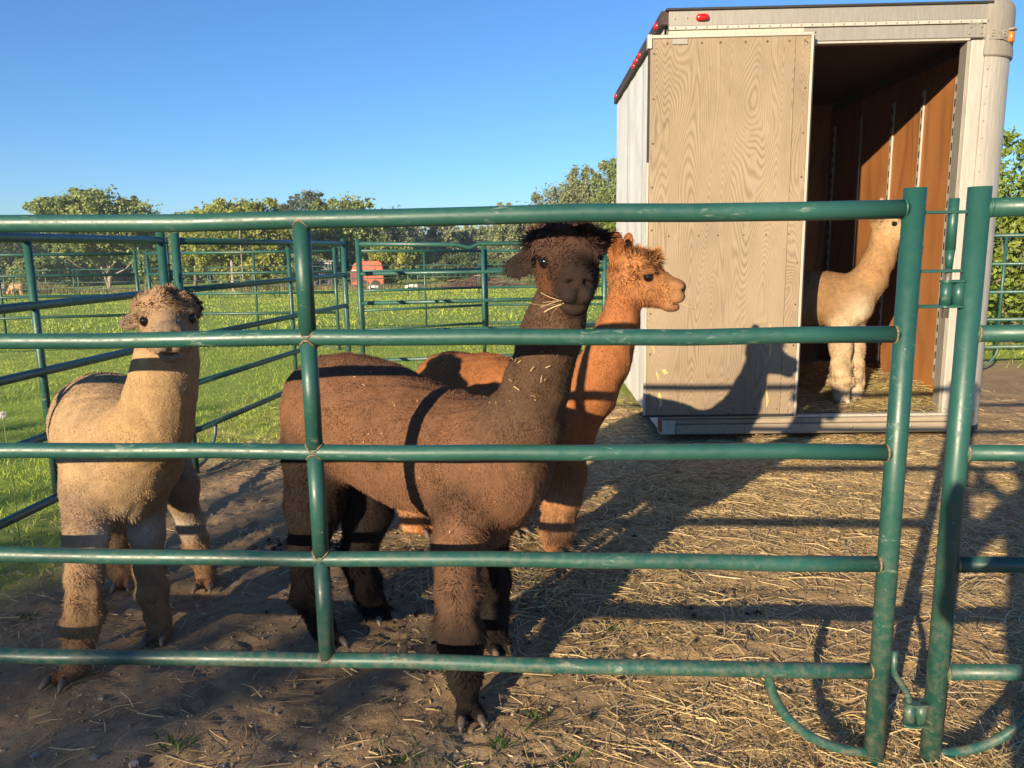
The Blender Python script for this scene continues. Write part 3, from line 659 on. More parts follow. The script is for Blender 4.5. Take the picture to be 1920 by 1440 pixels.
# ------------------------------------------------------------------ box trailer
def build_trailer():
    T = empty('box_trailer', (1.043, 5.36, 0.055), (0, math.radians(-0.15), math.radians(-1.3)))
    tag(T, 'old aluminium box trailer with a weathered plywood door and an open straw-strewn doorway', 'trailer')
    Wd, L, H = 2.35, 2.75, 2.82
    # left side: ribbed white sheets
    for k, (y0, y1) in enumerate(((0.03, 0.95), (0.952, 1.86), (1.862, L))):
        ny, nz = 26, 2; vs = []; fs = []
        for i in range(ny + 1):
            y = y0 + (y1 - y0) * i / ny
            for z in (0.02, 2.74): vs.append((0.0016 * math.sin(y * 14.0) + 0.0008 * math.sin(y * 37) - 0.0015 * k, y, z))
        for i in range(ny): fs.append((2 * i, 2 * i + 1, 2 * i + 3, 2 * i + 2))
        n0 = len(vs); vs += [(v[0] + 0.02, v[1], v[2]) for v in vs[:n0]]; fs += [tuple(n0 + j for j in f[::-1]) for f in fs[:]]
        MB().add(vs, fs).build('side_sheet', M_WHITE, T, True)
    MB().box(2.32, Wd, 0.25, L, 0.02, 2.74).build('side_sheet', M_ALU, T)
    MB().box(0.03, Wd - 0.03, L - 0.03, L, 0.02, 2.74).build('end_wall', M_INT, T)
    MB().box(0.026, 0.034, 0.05, L - 0.03, 0.1, 2.74).build('inner_lining', M_INT, T)
    MB().box(0.0, 2.09, 0.02, L, 2.775, 2.80).box(2.09, Wd, 0.30, L, 2.775, 2.80).build('roof', M_ALU, T)
    rr = MB().box(-0.03, 0.025, -0.01, L + 0.01, 2.735, 2.825, 0.006).build('roof_rail', plain('dark_brown_roof_rail', (0.055, 0.035, 0.028), 0.7, 0.2, 0.5), T)  # dark brown over the whole left roof edge
    for y in (0.16, 0.95, 1.12, 1.30, 2.55):
        MB().dome((-0.030, y, 2.775), (-1, 0, 0), 0.025, 0.020, 14).build('marker_light', M_RED, rr, True)
    MB().box(2.30, 2.352, 0.42, L, 2.735, 2.825, 0.006).build('roof_rail', M_ALU, T)
    # header over the doorway: two riveted bands
    hd = MB().box(0.02, 2.08, -0.022, 0.05, 2.725, 2.818, 0.003).build('header', M_ALU, T)
    MB().box(0.02, 2.08, -0.030, -0.0225, 2.700, 2.724, 0.002).build('header_seam', M_ALUB, hd)
    MB().box(0.02, 2.08, -0.016, 0.05, 2.615, 2.699, 0.003).build('header_band', M_ALU, hd)
    MB().box(0.02, 0.90, -0.0215, -0.0165, 2.650, 2.697, 0.001).build('white_strip', M_CREAM, hd)
    MB().box(0.0, 2.10, -0.035, 0.06, 2.8185, 2.834, 0.003).build('roof_lip', M_DARKGAP, hd)
    MB().box(0.95, 1.98, -0.010, 0.05, 2.600, 2.614, 0.002).build('header_lip', M_ALUB, hd)
    mb = MB()
    for i in range(30): mb.dome((0.06 + i * 0.068, -0.0305, 2.712), (0, -1, 0), 0.0065, 0.004, 8)
    for x, z in ((0.06, 2.77), (0.14, 2.772), (1.96, 2.64), (2.04, 2.64), (1.97, 2.68), (2.04, 2.68), (0.97, 2.67)): mb.dome((x, -0.0225, z), (0, -1, 0), 0.006, 0.004, 8)
    r = mb.build('rivet_row', M_STEEL, hd); r['kind'] = 'stuff'
    # oval red lamp on the header
    vs = []; fs = []
    for q, (s, h) in enumerate(((1, 0), (0.97, 0.016), (0.75, 0.026))):
        for k in range(24):
            a = 6.283 * k / 24; cx = 0.235 + (0.02 if math.cos(a) > 0 else -0.02) + 0.022 * s * math.cos(a); vs.append((cx, -0.0225 - h, 2.773 + 0.022 * s * math.sin(a)))
    for q in range(2):
        for k in range(24): fs.append((q * 24 + k, (q + 1) * 24 + k, (q + 1) * 24 + (k + 1) % 24, q * 24 + (k + 1) % 24))
    fs.append(tuple(48 + k for k in range(24))[::-1])
    MB().add(vs, fs).build('marker_light', M_RED, hd, True)
    # right-hand rounded corner post and cast cap
    def corner(z0, z1, g, name, m, par, top=False):
        prof = [(2.075 - g, 0.02), (2.075 - g, -0.02 - g), (2.09, -0.02 - g)]
        for k in range(1, 13):
            a = -math.pi / 2 + (math.pi / 2) * k / 12; prof.append((2.09 + (0.26 + g) * math.cos(a), 0.24 + (0.26 + g) * math.sin(a)))
        prof += [(2.35 + g, 0.40), (2.2, 0.40), (2.2, 0.06)]
        n = len(prof); lv = [(z0, 0)] + ([(z1 - 0.05, 0), (z1 - 0.02, 0.012), (z1, 0.04)] if top else [(z1, 0)])
        vs = []; fs = []
        for z, ins in lv:
            for x, y in prof: vs.append((2.17 + (x - 2.17) * (1 - ins * 3), 0.14 + (y - 0.14) * (1 - ins * 3), z))
        for j in range(len(lv) - 1):
            for k in range(n): fs.append((j * n + k, j * n + (k + 1) % n, (j + 1) * n + (k + 1) % n, (j + 1) * n + k))
        fs += [tuple(range(n - 1, -1, -1)), tuple((len(lv) - 1) * n + k for k in range(n))]
        return MB().add(vs, fs).build(name, m, par)
    cp = corner(0.02, 2.52, 0.0, 'corner_post', M_ALUB, T)
    cap = corner(2.50, 2.85, 0.010, 'corner_cap', M_CORNER, cp, True)
    corner(2.505, 2.56, 0.014, 'cap_band', M_CORNER, cp)
    corner(-0.01, 0.02, 0.003, 'corner_foot', M_DARKGAP, cp)
    mb = MB()
    for i in range(22): mb.dome((2.098, -0.0205, 0.15 + i * 0.108), (0, -1, 0), 0.0055, 0.004, 8)
    r = mb.build('rivet_row', M_STEEL, cp); r['kind'] = 'stuff'
    fc = bpy.data.curves.new('lettering', 'FONT'); fc.body = 'BMB'; fc.size = 0.062; fc.extrude = 0.003; fc.align_x = 'LEFT'
    to = bpy.data.objects.new('lettering_curve', fc); COL.objects.link(to); bpy.context.view_layer.update(); tm = bpy.data.meshes.new_from_object(to); bpy.data.objects.remove(to)
    to = link('lettering', tm, M_CORNER, cp); to.location = (2.098, -0.0335, 2.615); to.rotation_euler = (math.radians(90), 0, math.radians(12))
    MB().box(2.083, 2.215, -0.0335, -0.02, 2.60, 2.604).build('cap_ridge', M_CORNER, cp)
    a = math.radians(-52); c = (2.09 + 0.27 * math.cos(a), 0.24 + 0.27 * math.sin(a))
    lm = MB().box(-0.022, 0.022, -0.02, 0.02, 2.59, 2.655, 0.006).build('marker_light', M_AMBER, T, True); lm.location = (c[0], c[1], 0); lm.rotation_euler = (0, 0, math.radians(38))
    hz = MB().box(-0.030, 0.030, -0.028, 0.020, 2.662, 2.675, 0.003).build('light_hood', M_CORNER, cp); hz.location = (c[0], c[1], 0); hz.rotation_euler = (0, 0, math.radians(38))
    jb = MB().box(1.985, 2.0735, -0.018, 0.10, 0.125, 2.60, 0.003).build('door_jamb', M_ALUB, T)
    MB().box(1.968, 1.9845, 0.0, 0.09, 0.125, 2.60, 0.002).build('jamb_lip', M_ALU, jb)
    MB().box(0.90, 0.945, 0.0, 0.08, 0.127, 2.60, 0.003).build('door_jamb', M_ALU, T)
    # floor, sill and bumper beam
    fl = empty('floor', (0, 0, 0)); fl.parent = T
    for i in range(9): MB().box(0.035 + i * 0.245, 0.035 + i * 0.245 + 0.241, 0.01, L - 0.04, 0.09, 0.125 + 0.001 * (i % 2)).build('floor_board', M_BUMPER, fl)
    bp = MB().box(0.112, 2.07, -0.065, 0.0, 0.0, 0.068, 0.006).build('bumper', M_BUMPER, T)
    MB().box(0.02, 2.07, -0.045, 0.009, 0.071, 0.105, 0.004).build('sill', M_BUMPER, bp)
    MB().box(0.02, 2.03, -0.030, 0.009, 0.107, 0.126, 0.003).build('sill_lip', M_ALUB, bp)
    MB().box(0.0, 0.108, -0.066, 0.05, 0.0, 0.105, 0.006).build('end_block', M_CREAM, bp)
    MB().box(-0.002, 0.012, -0.069, 0.02, 0.02, 0.103, 0.002).build('paint_flake', M_REDPAINT, bp)
    mb = MB()
    for x, z in ((0.17, .025), (0.20, .045), (0.34, .02), (0.42, .03), (0.47, .022), (0.55, .02), (0.60, .046), (0.61, .022), (0.86, .02), (0.90, .046), (0.90, .022), (1.30, .02), (1.34, .046), (1.72, .024), (1.75, .046)):
        mb.dome((x, -0.0655, z), (0, -1, 0), 0.0085, 0.005, 10)
    mb.build('bolt_row', M_STEEL, bp)['kind'] = 'stuff'
    # varnished inner wall in sheets with cargo tracks between them
    tr_y = (0.38, 0.85, 1.34, 1.97, 2.58); edges = (0.10,) + tr_y + (L - 0.04,)
    for i in range(6): MB().box(2.130, 2.142, edges[i] + 0.012, edges[i + 1] - 0.012, 0.12, 2.60).build('wall_panel', M_INT, T)
    MB().box(2.1425, 2.16, 0.06, L - 0.03, 0.1, 2.74).build('wall_backing', plain('dark_backing', (0.08, 0.05, 0.03), 0.8), T)
    slot = None
    for i, y in enumerate(tr_y):
        tk = MB().box(2.116, 2.1295, y - 0.020, y + 0.020, 0.30, 2.45, 0.002).build('cargo_track', M_ALUB if i != 3 else M_ALU, T)
        if i == 3: continue
        for j in range(21):
            if slot is None: slot = MB().box(-0.0012, 0.004, -0.008, 0.008, -0.026, 0.026).build('slot', M_DARKGAP, tk); o = slot  # black box standing in for the dark inside the slot
            else: o = slot.copy(); COL.objects.link(o); o.parent = tk
            o.location = (2.116, y, 0.38 + j * 0.10)
    MB().box(0.04, 2.13, 0.06, L - 0.04, 2.68, 2.70).build('ceiling_panel', plain('dark_ceiling', (0.045, 0.036, 0.03), 0.8), T)
    # the plywood door, hung outside the frame
    dr = MB().box(-0.108, 0.822, -0.100, -0.082, 0.150, 2.630, 0.002).build('door', M_PLY, T)
    MB().box(0.824, 0.918, -0.100, -0.082, 0.150, 2.630, 0.002).build('plywood_strip', plywood('weathered_plywood_strip', (0.302, 0.238, 0.162), (0.148, 0.109, 0.072), (0.66, 0.66, 0.70), 1.1, 60, seed=7.3, xs=4.6), dr)
    MB().box(0.919, 0.936, -0.106, -0.076, 0.135, 2.652, 0.002).build('edge_strip', M_ALUB, dr)
    MB().box(0.937, 0.944, -0.100, -0.076, 0.135, 2.630).build('dark_edge_strip', M_DARKGAP, dr)  # plain black strip down the right edge of the door
    MB().box(-0.125, 0.918, -0.108, -0.078, 2.6315, 2.652, 0.002).build('edge_strip', M_ALUB, dr)
    MB().box(-0.125, 0.918, -0.104, -0.078, 0.135, 0.149, 0.002).build('edge_strip', M_DARKGAP, dr)
    MB().box(-0.124, -0.1095, -0.104, -0.074, 0.150, 1.86, 0.002).build('edge_strip', M_CREAM, dr)
    MB().box(-0.121, -0.1095, -0.098, -0.074, 1.862, 2.60).build('dark_edge_strip', M_DARKGAP, dr)  # black strip standing in for the dark gap at the door's left edge
    MB().box(-0.128, -0.10, -0.112, -0.06, 2.57, 2.656, 0.002).build('corner_bracket', M_ALUB, dr)
    MB().box(0.03, 0.13, -0.108, -0.1005, 2.592, 2.628, 0.002).build('hanger_plate', M_ALU, dr)
    mb = MB()
    for x in (0.0, 0.12, 0.22, 0.34, 0.50, 0.64, 0.78, 0.88): mb.dome((x, -0.1003, 2.60), (0, -1, 0), 0.008, 0.004, 8)
    for i in range(9):
        z = 0.30 + i * 0.28; mb.dome((-0.085, -0.1003, z), (0, -1, 0), 0.007, 0.004, 8); mb.dome((0.895, -0.1003, z + 0.05), (0, -1, 0), 0.007, 0.004, 8)
    for x in (0.0, 0.2, 0.33, 0.5, 0.65, 0.8): mb.dome((x, -0.1003, 0.185), (0, -1, 0), 0.006, 0.004, 8); mb.dome((x + 0.03, -0.1003, 1.38), (0, -1, 0), 0.006, 0.004, 8)
    mb.build('bolt_row', plain('rusty_bolt', (0.11, 0.07, 0.05), 0.6, 0.4, 0.4), dr)['kind'] = 'stuff'
    for x, z, w, h in ((0.24, 2.02, .020, .040), (0.53, 2.02, .018, .042), (0.66, 2.05, .019, .045), (0.58, 1.87, .022, .048), (-0.04, 2.08, .022, .050), (0.59, 1.68, .016, .045), (0.55, 1.40, .022, .055), (0.76, 1.37, .017, .04), (0.08, 1.36, .014, .04), (0.60, 2.42, .014, .040), (0.49, 2.46, .015, .035)):
        vs = []; n = 16
        for k in range(n):
            a = 6.283 * k / n; vs.append((x + w * math.copysign(abs(math.cos(a)) ** 1.3, math.cos(a)), -0.1012, z + h * math.sin(a)))
        MB().add(vs + [(v[0], -0.0995, v[2]) for v in vs], [tuple(range(n))] + [(k, n + k, n + (k + 1) % n, (k + 1) % n) for k in range(n)]).build('plywood_patch', M_PATCH, dr)
    for x, z0, z1, w in ((0.735, 0.56, 0.78, .006), (0.728, 0.20, 0.36, .007), (-0.062, 0.58, 0.66, .004), (-0.01, 0.21, 0.31, .012), (0.02, 0.44, 0.475, .014), (-0.03, 0.40, 0.46, .006)):
        vs = []; n = 9
        for k in range(n):
            t = k / (n - 1); ww = w * (0.5 + 0.7 * math.sin(math.pi * t)) * random.uniform(0.7, 1.2); cx = x + 0.006 * math.sin(t * 6)
            vs += [(cx - ww, -0.1013, z0 + (z1 - z0) * t), (cx + ww, -0.1013, z0 + (z1 - z0) * t)]
        MB().add(vs, [(2 * k, 2 * k + 1, 2 * k + 3, 2 * k + 2) for k in range(n - 1)]).build('glue_run', M_GLUE, dr)
    # red cable dangling at the low left corner
    MB().tube([(-0.004, 0.25, 0.33), (-0.02, 0.2, 0.30), (-0.03, 0.12, 0.22), (-0.025, 0.05, 0.17), (-0.02, 0.02, 0.20)], 0.004, 6).build('cable', plain('red_cable', (0.4, 0.03, 0.02), 0.5), T)
    bpy.context.view_layer.update()
    # hay bedding on the trailer floor
    MW = T.matrix_world
    n = 17000; x = RNG.uniform(0.95, 2.1, n); y = RNG.uniform(0.02, 2.2, n)
    hgt = 0.13 * np.exp(-(((x - 1.93) / 0.33) ** 2 + ((y - 0.62) / 0.42) ** 2)) + 0.16 * np.exp(-(((x - 1.7) / 0.4) ** 2 + ((y - 1.25) / 0.4) ** 2)) + 0.05 * np.exp(-((x - 1.05) / 0.2) ** 2) * np.clip(y, 0, 1)
    k = RNG.random(n) < 0.25 + hgt * 9; x, y, hgt = x[k], y[k], hgt[k]; m = len(x)
    P = np.stack([x, y, 0.128 + hgt * RNG.uniform(0.5, 1.0, m) + RNG.random(m) * 0.02], 1)
    P = np.array([MW @ Vector(p) for p in P])
    c = straw_col(m) * np.array([0.85, 0.9, 0.8])
    strands(P, RNG.uniform(0, 6.28, m), RNG.uniform(0.05, 0.17, m), RNG.uniform(0.002, 0.0045, m), RNG.normal(0.05, 0.3, m), RNG.normal(0, 0.5, m), c, 'hay', 'loose hay bedding heaped inside the trailer doorway', 'hay')
    # the packed core of the heap
    gx, gy = 24, 26; vs = []; fs = []
    for j in range(gy):
        for i in range(gx):
            a = 0.95 + 1.17 * i / (gx - 1); b_ = 0.02 + 2.2 * j / (gy - 1)
            h = 0.12 * math.exp(-(((a - 1.93) / 0.33) ** 2 + ((b_ - 0.62) / 0.42) ** 2)) + 0.15 * math.exp(-(((a - 1.7) / 0.4) ** 2 + ((b_ - 1.25) / 0.4) ** 2))
            vs.append(MW @ Vector((a, b_, 0.1265 + h * 0.8 + 0.012 * random.random())))
    for j in range(gy - 1):
        for i in range(gx - 1): fs.append((j * gx + i, j * gx + i + 1, (j + 1) * gx + i + 1, (j + 1) * gx + i))
    o = MB().add(vs, fs).build('hay_bed', plain('packed_hay', (0.26, 0.19, 0.095), 0.9, 0, 0.5, 60, 0.2, 0.8), None, True); tag(o, 'packed hay underneath the loose bedding in the trailer', 'hay', kind='stuff')
    return T
TRAILER = build_trailer()

# ------------------------------------------------------------------ animals: one smooth skin from blended volumes
def rot_from(f, up=(0, 0, 1)):
    f = np.asarray(f, float); f = f / np.linalg.norm(f); r = np.cross(f, np.asarray(up, float)); r /= np.linalg.norm(r); u = np.cross(r, f)
    return np.stack([r, f, u], 1)                 # columns: right, forward, up
class Blob:
    def __init__(s): s.p = []
    def cap(s, a, b, ra, rb, k=0.03, reg='body'): s.p.append(('c', np.asarray(a, float), np.asarray(b, float), ra, rb, k, reg)); return s
    def ell(s, c, r, R=np.eye(3), k=0.03, reg='body'): s.p.append(('e', np.asarray(c, float), np.asarray(r, float), np.asarray(R, float), 0, k, reg)); return s
    def cut(s, c, r, R=np.eye(3), k=0.006): s.p.append(('x', np.asarray(c, float), np.asarray(r, float), np.asarray(R, float), 0, k, None)); return s
    @staticmethod
    def dist(q, P):
        if q[0] == 'c':
            a, b = q[1], q[2]; ab = b - a; t = np.clip(((P - a) @ ab) / (ab @ ab + 1e-12), 0, 1)
            return np.linalg.norm(P - a - t[..., None] * ab, axis=-1) - (q[3] + (q[4] - q[3]) * t)
        L = (P - q[1]) @ q[3]; k0 = np.linalg.norm(L / q[2], axis=-1); k1 = np.linalg.norm(L / (q[2] ** 2), axis=-1)
        return k0 * (k0 - 1.0) / (k1 + 1e-9)
    def bounds(s, q):
        if q[0] == 'c': r = max(q[3], q[4]); return np.minimum(q[1], q[2]) - r, np.maximum(q[1], q[2]) + r
        r = np.abs(q[3]) @ q[2]; return q[1] - r, q[1] + r
    def mesh(s, h):
        lo = np.min([s.bounds(q)[0] for q in s.p if q[0] != 'x'], 0) - 0.05; hi = np.max([s.bounds(q)[1] for q in s.p if q[0] != 'x'], 0) + 0.05
        n = np.ceil((hi - lo) / h).astype(int) + 1; v = np.full(n, 0.12, np.float32)
        for q in s.p:
            a, b = s.bounds(q); i0 = np.maximum(((a - 0.12 - lo) / h).astype(int), 0); i1 = np.minimum(((b + 0.12 - lo) / h).astype(int) + 2, n)
            ax = [lo[d] + h * np.arange(i0[d], i1[d]) for d in range(3)]; P = np.stack(np.meshgrid(*ax, indexing='ij'), -1)
            d = s.dist(q, P); sl = tuple(slice(i0[d_], i1[d_]) for d_ in range(3)); w = v[sl]; k = q[5]
            if q[0] == 'x': d = -d; e = np.maximum(k - np.abs(w - d), 0) / k; v[sl] = np.maximum(w, d) + e * e * k * 0.25
            else: e = np.maximum(k - np.abs(w - d), 0) / k; v[sl] = np.minimum(w, d) - e * e * k * 0.25
        # surface nets
        S = v < 0; C = [(i, j, k) for i in (0, 1) for j in (0, 1) for k in (0, 1)]
        def sub(A, c): return A[c[0]:A.shape[0] - 1 + c[0], c[1]:A.shape[1] - 1 + c[1], c[2]:A.shape[2] - 1 + c[2]]
        cnt = sum(sub(S, c).astype(np.int8) for c in C); act = (cnt > 0) & (cnt < 8); idx = np.full(act.shape, -1, np.int64); ii = np.argwhere(act); idx[act] = np.arange(len(ii))
        acc = np.zeros((len(ii), 3)); num = np.zeros(len(ii))
        for a in range(8):
            for b in range(a + 1, 8):
                ca, cb = np.array(C[a]), np.array(C[b])
                if np.abs(ca - cb).sum() != 1: continue
                va = v[tuple((ii + ca).T)]; vb = v[tuple((ii + cb).T)]; m = (va < 0) != (vb < 0); t = np.where(m, va / np.where(m, va - vb, 1), 0)
                acc += np.where(m[:, None], ca + (cb - ca) * t[:, None], 0); num += m
        V = lo + h * (ii + acc / num[:, None]); Q = []
        for d in range(3):
            e1, e2 = [(1, 2), (2, 0), (0, 1)][d]; sh = np.array(v.shape); sh[d] -= 1
            A = S[tuple(slice(0, sh[x]) for x in range(3))]; B = S[tuple(slice(1, sh[x] + 1) if x == d else slice(0, sh[x]) for x in range(3))]
            ed = np.argwhere(A != B); ed = ed[(ed[:, e1] > 0) & (ed[:, e2] > 0) & (ed[:, e1] < sh[e1] - 1) & (ed[:, e2] < sh[e2] - 1)]
            u1 = np.zeros(3, int); u1[e1] = 1; u2 = np.zeros(3, int); u2[e2] = 1
            q = np.stack([idx[tuple((ed - u1 - u2).T)], idx[tuple((ed - u2).T)], idx[tuple(ed.T)], idx[tuple((ed - u1).T)]], 1)
            flip = ~A[tuple(ed.T)]; q[flip] = q[flip][:, ::-1]; Q.append(q)
        return V, np.concatenate(Q)
    def weights(s, V, regs, soft=0.014):
        W = []
        for r in regs:
            d = np.min([s.dist(q, V) for q in s.p if q[6] == r] or [np.full(len(V), 9.0)], 0); W.append(np.exp(-np.clip(d, -0.02, 1) / soft))
        W = np.stack(W, 1); return W / (W.sum(1, keepdims=True) + 1e-12)
def normals(V, Q):
    N = np.zeros_like(V); a, b, c, d = (V[Q[:, i]] for i in range(4)); f = np.cross(c - a, d - b)
    for i in range(4): np.add.at(N, Q[:, i], f)
    return unit(N)
_K = RNG.normal(0, 1, (3, 7, 3)); _PH = RNG.uniform(0, 6.28, (3, 7))
def vnoise(P, sc): return np.stack([np.sin((P * sc) @ _K[i].T + _PH[i]).sum(1) / 3.0 for i in range(3)], 1)

REGS = ['body', 'neck', 'leg', 'shank', 'foot', 'head', 'muzzle', 'top', 'ear', 'fringe']
#            length  density  stand-out  droop  clump
FUR = {'body': (.0085, 1.4, .5, .8, .42), 'neck': (.0085, 1.4, .5, .8, .42), 'leg': (.013, 1.1, .5, .85, .4), 'shank': (.022, 1.2, .45, .9, .8), 'foot': (.013, 1.2, .4, .9, .5),
       'head': (.013, 1.7, .40, .6, .55), 'muzzle': (.0028, .7, .3, .6, .2), 'top': (.034, 2.8, .8, .12, 1.5), 'ear': (.013, 1.3, .5, .3, .4), 'fringe': (.026, 1.2, .35, 1.0, .7)}
def alpaca(label, torso, axis, neck, head, legs, fringe, cols, ears, h=0.0085, dens=24000, fw=0.0024, nail=None, topk=1.0, furk=1.0, specks=None, relief=1.0, topz=1.0):
    axis = np.asarray(axis, float); axis /= np.linalg.norm(axis); RB = rot_from(axis); B = Blob()
    for c, r in torso: B.ell(c, (r[1], r[0], r[2]), RB, 0.09, 'body')
    for (a, ra), (b, rb) in zip(neck[:-1], neck[1:]): B.cap(a, b, ra, rb, 0.06, 'neck')
    for c, r in fringe: B.ell(c, (r[1], r[0], r[2]), RB, 0.05, 'fringe')
    feet = []
    for lg in legs:
        pts, rad, toe = lg['p'], lg['r'], np.asarray(lg['toe'], float); toe = toe / np.linalg.norm(toe); n = len(pts)
        for i in range(n - 1):
            B.cap(pts[i], pts[i + 1], rad[i], rad[i + 1], 0.045, 'leg' if i < n - 4 else ('shank' if i < n - 2 else 'foot'))
        f = np.asarray(pts[-1], float); sd = np.cross(toe, [0, 0, 1.0]); gz = f[2]
        for s in (-1, 1):
            c = f + toe * 0.030 + sd * s * 0.021; c[2] = gz + 0.020
            B.ell(c, (0.021, 0.040, 0.020), rot_from(toe + sd * s * 0.2), 0.012, 'foot')
            feet.append((c, toe + sd * s * 0.22))
    hc, F, U, sc = head['c'], head['f'], head['u'], head.get('s', 1.0); RH = rot_from(F, U); X = lambda x, y, z: hc + RH @ (np.array([x, y, z]) * sc)
    E = lambda c, r, reg, k=0.025, R=RH: B.ell(X(*c), np.array(r) * sc, R, k, reg)
    E((0, -0.005, 0), (.080, .090, .082), 'head'); E((0, .045, -.038), (.066, .088, .060), 'head')
    for s in (-1, 1): E((s * .050, .025, -.032), (.032, .058, .050), 'head'); E((s * .054, .052, .034), (.022, .032, .014), 'head', 0.02)
    B.cap(X(0, .06, .008), X(0, .150, -.022), .054 * sc, .042 * sc, 0.03, 'head'); B.cap(X(0, .07, -.048), X(0, .145, -.062), .054 * sc, .044 * sc, 0.03, 'head')
    E((0, .178, -.014), (.038, .030, .027), 'muzzle', 0.018)
    for s in (-1, 1): E((s * .019, .180, -.050), (.024, .029, .026), 'muzzle', 0.010); E((s * .024, .190, -.012), (.015, .014, .012), 'muzzle', 0.010)
    E((0, .160, -.090), (.033, .036, .022), 'muzzle', 0.014)
    B.cut(X(0, .190, -.0785), np.array((.044, .030, .0026)) * sc, RH, 0.005)
    B.cut(X(0, .214, -.050), np.array((.0034, .020, .026)) * sc, RH, 0.005)
    for s in (-1, 1):
        B.cut(X(s * .023, .208, -.019), np.array((.017, .018, .0080)) * sc, rot_from(RH @ np.array([s * .5, 1, 0]), RH @ np.array([s * .6, 0, 1.0])), 0.005)
        B.cut(X(s * .077, .067, .010), np.array((.020, .024, .0165)) * sc, RH, 0.010)
    E((0, -.010, .055 * topz), (.088 * topk, .086, .048 * topk * topz), 'top', 0.035); E((0, .034, .066 * topz), (.072 * topk, .044, .028 * topk * topz), 'top', 0.03)
    for s in (-1, 1): E((s * .056, .010, .046 * topz), (.034 * topk, .042, .028 * topz), 'top', 0.03); E((s * .068, .064, .031), (.013, .026, .007), 'head', 0.008)
    for base, tip, w in ears:
        a, b = X(*base), X(*tip); d = b - a; Ln = np.linalg.norm(d); c = (a + b) / 2
        face = RH[:, 1] * 0.55 + RH[:, 0] * math.copysign(0.8, base[0])            # ears open forward and outward
        Re = rot_from(d, face); B.ell(c, (w * sc, Ln * 0.56, 0.014 * sc), Re, 0.012, 'ear')
        B.cut(c + Re[:, 2] * 0.016 * sc, (w * 0.62 * sc, Ln * 0.42, 0.011 * sc), Re, 0.006)
    V, Q = B.mesh(h); N = normals(V, Q)
    Wt = B.weights(V, REGS, 0.020); ix = {r: i for i, r in enumerate(REGS)}
    rel = (0.0022 * vnoise(V, 16)[:, :1] + 0.0024 * vnoise(V, 48)[:, :1] + 0.0014 * vnoise(V * np.array([1, 1, 0.5]), 120)[:, :1]) * relief
    fl = Wt[:, ix['shank']] + Wt[:, ix['fringe']] + Wt[:, ix['top']]; rel = rel + (0.006 * vnoise(V, 55)[:, 1:2]) * fl[:, None] + 0.008 * vnoise(V, 42)[:, 2:3] * Wt[:, ix['top']:ix['top'] + 1]
    calm = (Wt[:, ix['muzzle']] + 0.7 * Wt[:, ix['head']] + Wt[:, ix['ear']])[:, None]; V = V + N * rel * (1 - np.clip(calm, 0, 1))
    CM = np.array([cols[r] for r in REGS]); C = Wt @ CM
    C = C * (1 + 0.10 * vnoise(V, 9)[:, :1] + 0.06 * vnoise(V, 40)[:, :1])
    for s in (-1, 1):                                  # paler, bristly lips; dark nostrils
        w = np.exp(-((np.linalg.norm(V - X(s * .022, .205, -.054), axis=1) / (.019 * sc)) ** 2))[:, None] * 0.8; C = C * (1 - w) + np.array(cols.get('lip', cols['muzzle'])) * w
        w = np.exp(-((np.linalg.norm(V - X(s * .024, .203, -.018), axis=1) / (.0095 * sc)) ** 2))[:, None] * 0.8; C = C * (1 - w) + np.array(cols['muzzle']) * 0.25 * w
    for s in (-1, 1):                                  # dark skin round the eyes
        w = np.exp(-((np.linalg.norm(V - X(s * .072, .068, .006), axis=1) / (.021 * sc)) ** 2))[:, None] * 0.85; C = C * (1 - w) + np.array(cols['muzzle']) * 0.5 * w
    if cols.get('patch') is not None:
        for (pc, pr, pcol) in cols['patch']:
            w = np.exp(-((np.linalg.norm(V - pc, axis=1) / pr) ** 2))[:, None]; C = C * (1 - w) + np.array(pcol) * w
    base = np.mean([np.asarray(l['p'][-1]) for l in legs], 0); org = np.array([base[0], base[1], min(l['p'][-1][2] for l in legs)])
    t = empty('alpaca', tuple(org)); tag(t, label, 'alpaca', 'alpacas in the pen')
    me = np_mesh('body', V - org, Q, col=np.clip(C, 0.004, 1)); link('body', me, M_HIDE, t, True)
    # fleece
    T = np.concatenate([Q[:, [0, 1, 2]], Q[:, [0, 2, 3]]]); a, b, c = V[T[:, 0]], V[T[:, 1]], V[T[:, 2]]; ar = np.linalg.norm(np.cross(b - a, c - a), axis=1) / 2
    FM = np.array([FUR[r] for r in REGS]); FT = (Wt[T[:, 0]] @ FM); p = ar * FT[:, 1]; n = int(dens * p.sum()); f = RNG.choice(len(T), n, p=p / p.sum())
    u, v = RNG.random(n), RNG.random(n); m = u + v > 1; u[m], v[m] = 1 - u[m], 1 - v[m]; w = 1 - u - v
    mixv = lambda A: A[T[f, 0]] * w[:, None] + A[T[f, 1]] * u[:, None] + A[T[f, 2]] * v[:, None]
    P, NN, CC, WW = mixv(V), unit(mixv(N)), mixv(C), mixv(Wt); K = WW @ FM
    down = np.array([0, 0, -1.0]) - axis * 0.35; tang = down - NN * (NN @ down)[:, None]
    D = unit(NN * K[:, 2:3] + tang * K[:, 3:4] + vnoise(P, 45) * K[:, 4:5] * 0.8 + RNG.normal(0, 0.16, (n, 3)) + NN * 0.12)
    inn = (D * NN).sum(1); D = unit(D + NN * np.clip(0.15 - inn, 0, 1)[:, None])
    Ln = K[:, 0] * RNG.uniform(0.5, 1.25, n) * furk * (1 + 0.35 * vnoise(P, 60)[:, 0] * K[:, 4]); side = unit(np.cross(D, NN) + RNG.normal(0, 0.15, (n, 3)))
    bend = vnoise(P, 70) * K[:, 4:5] * 0.45 + np.array([0, 0, -0.25]) * np.clip(K[:, 0:1] / 0.04, 0, 1) * (1 - WW[:, ix['top']:ix['top'] + 1])
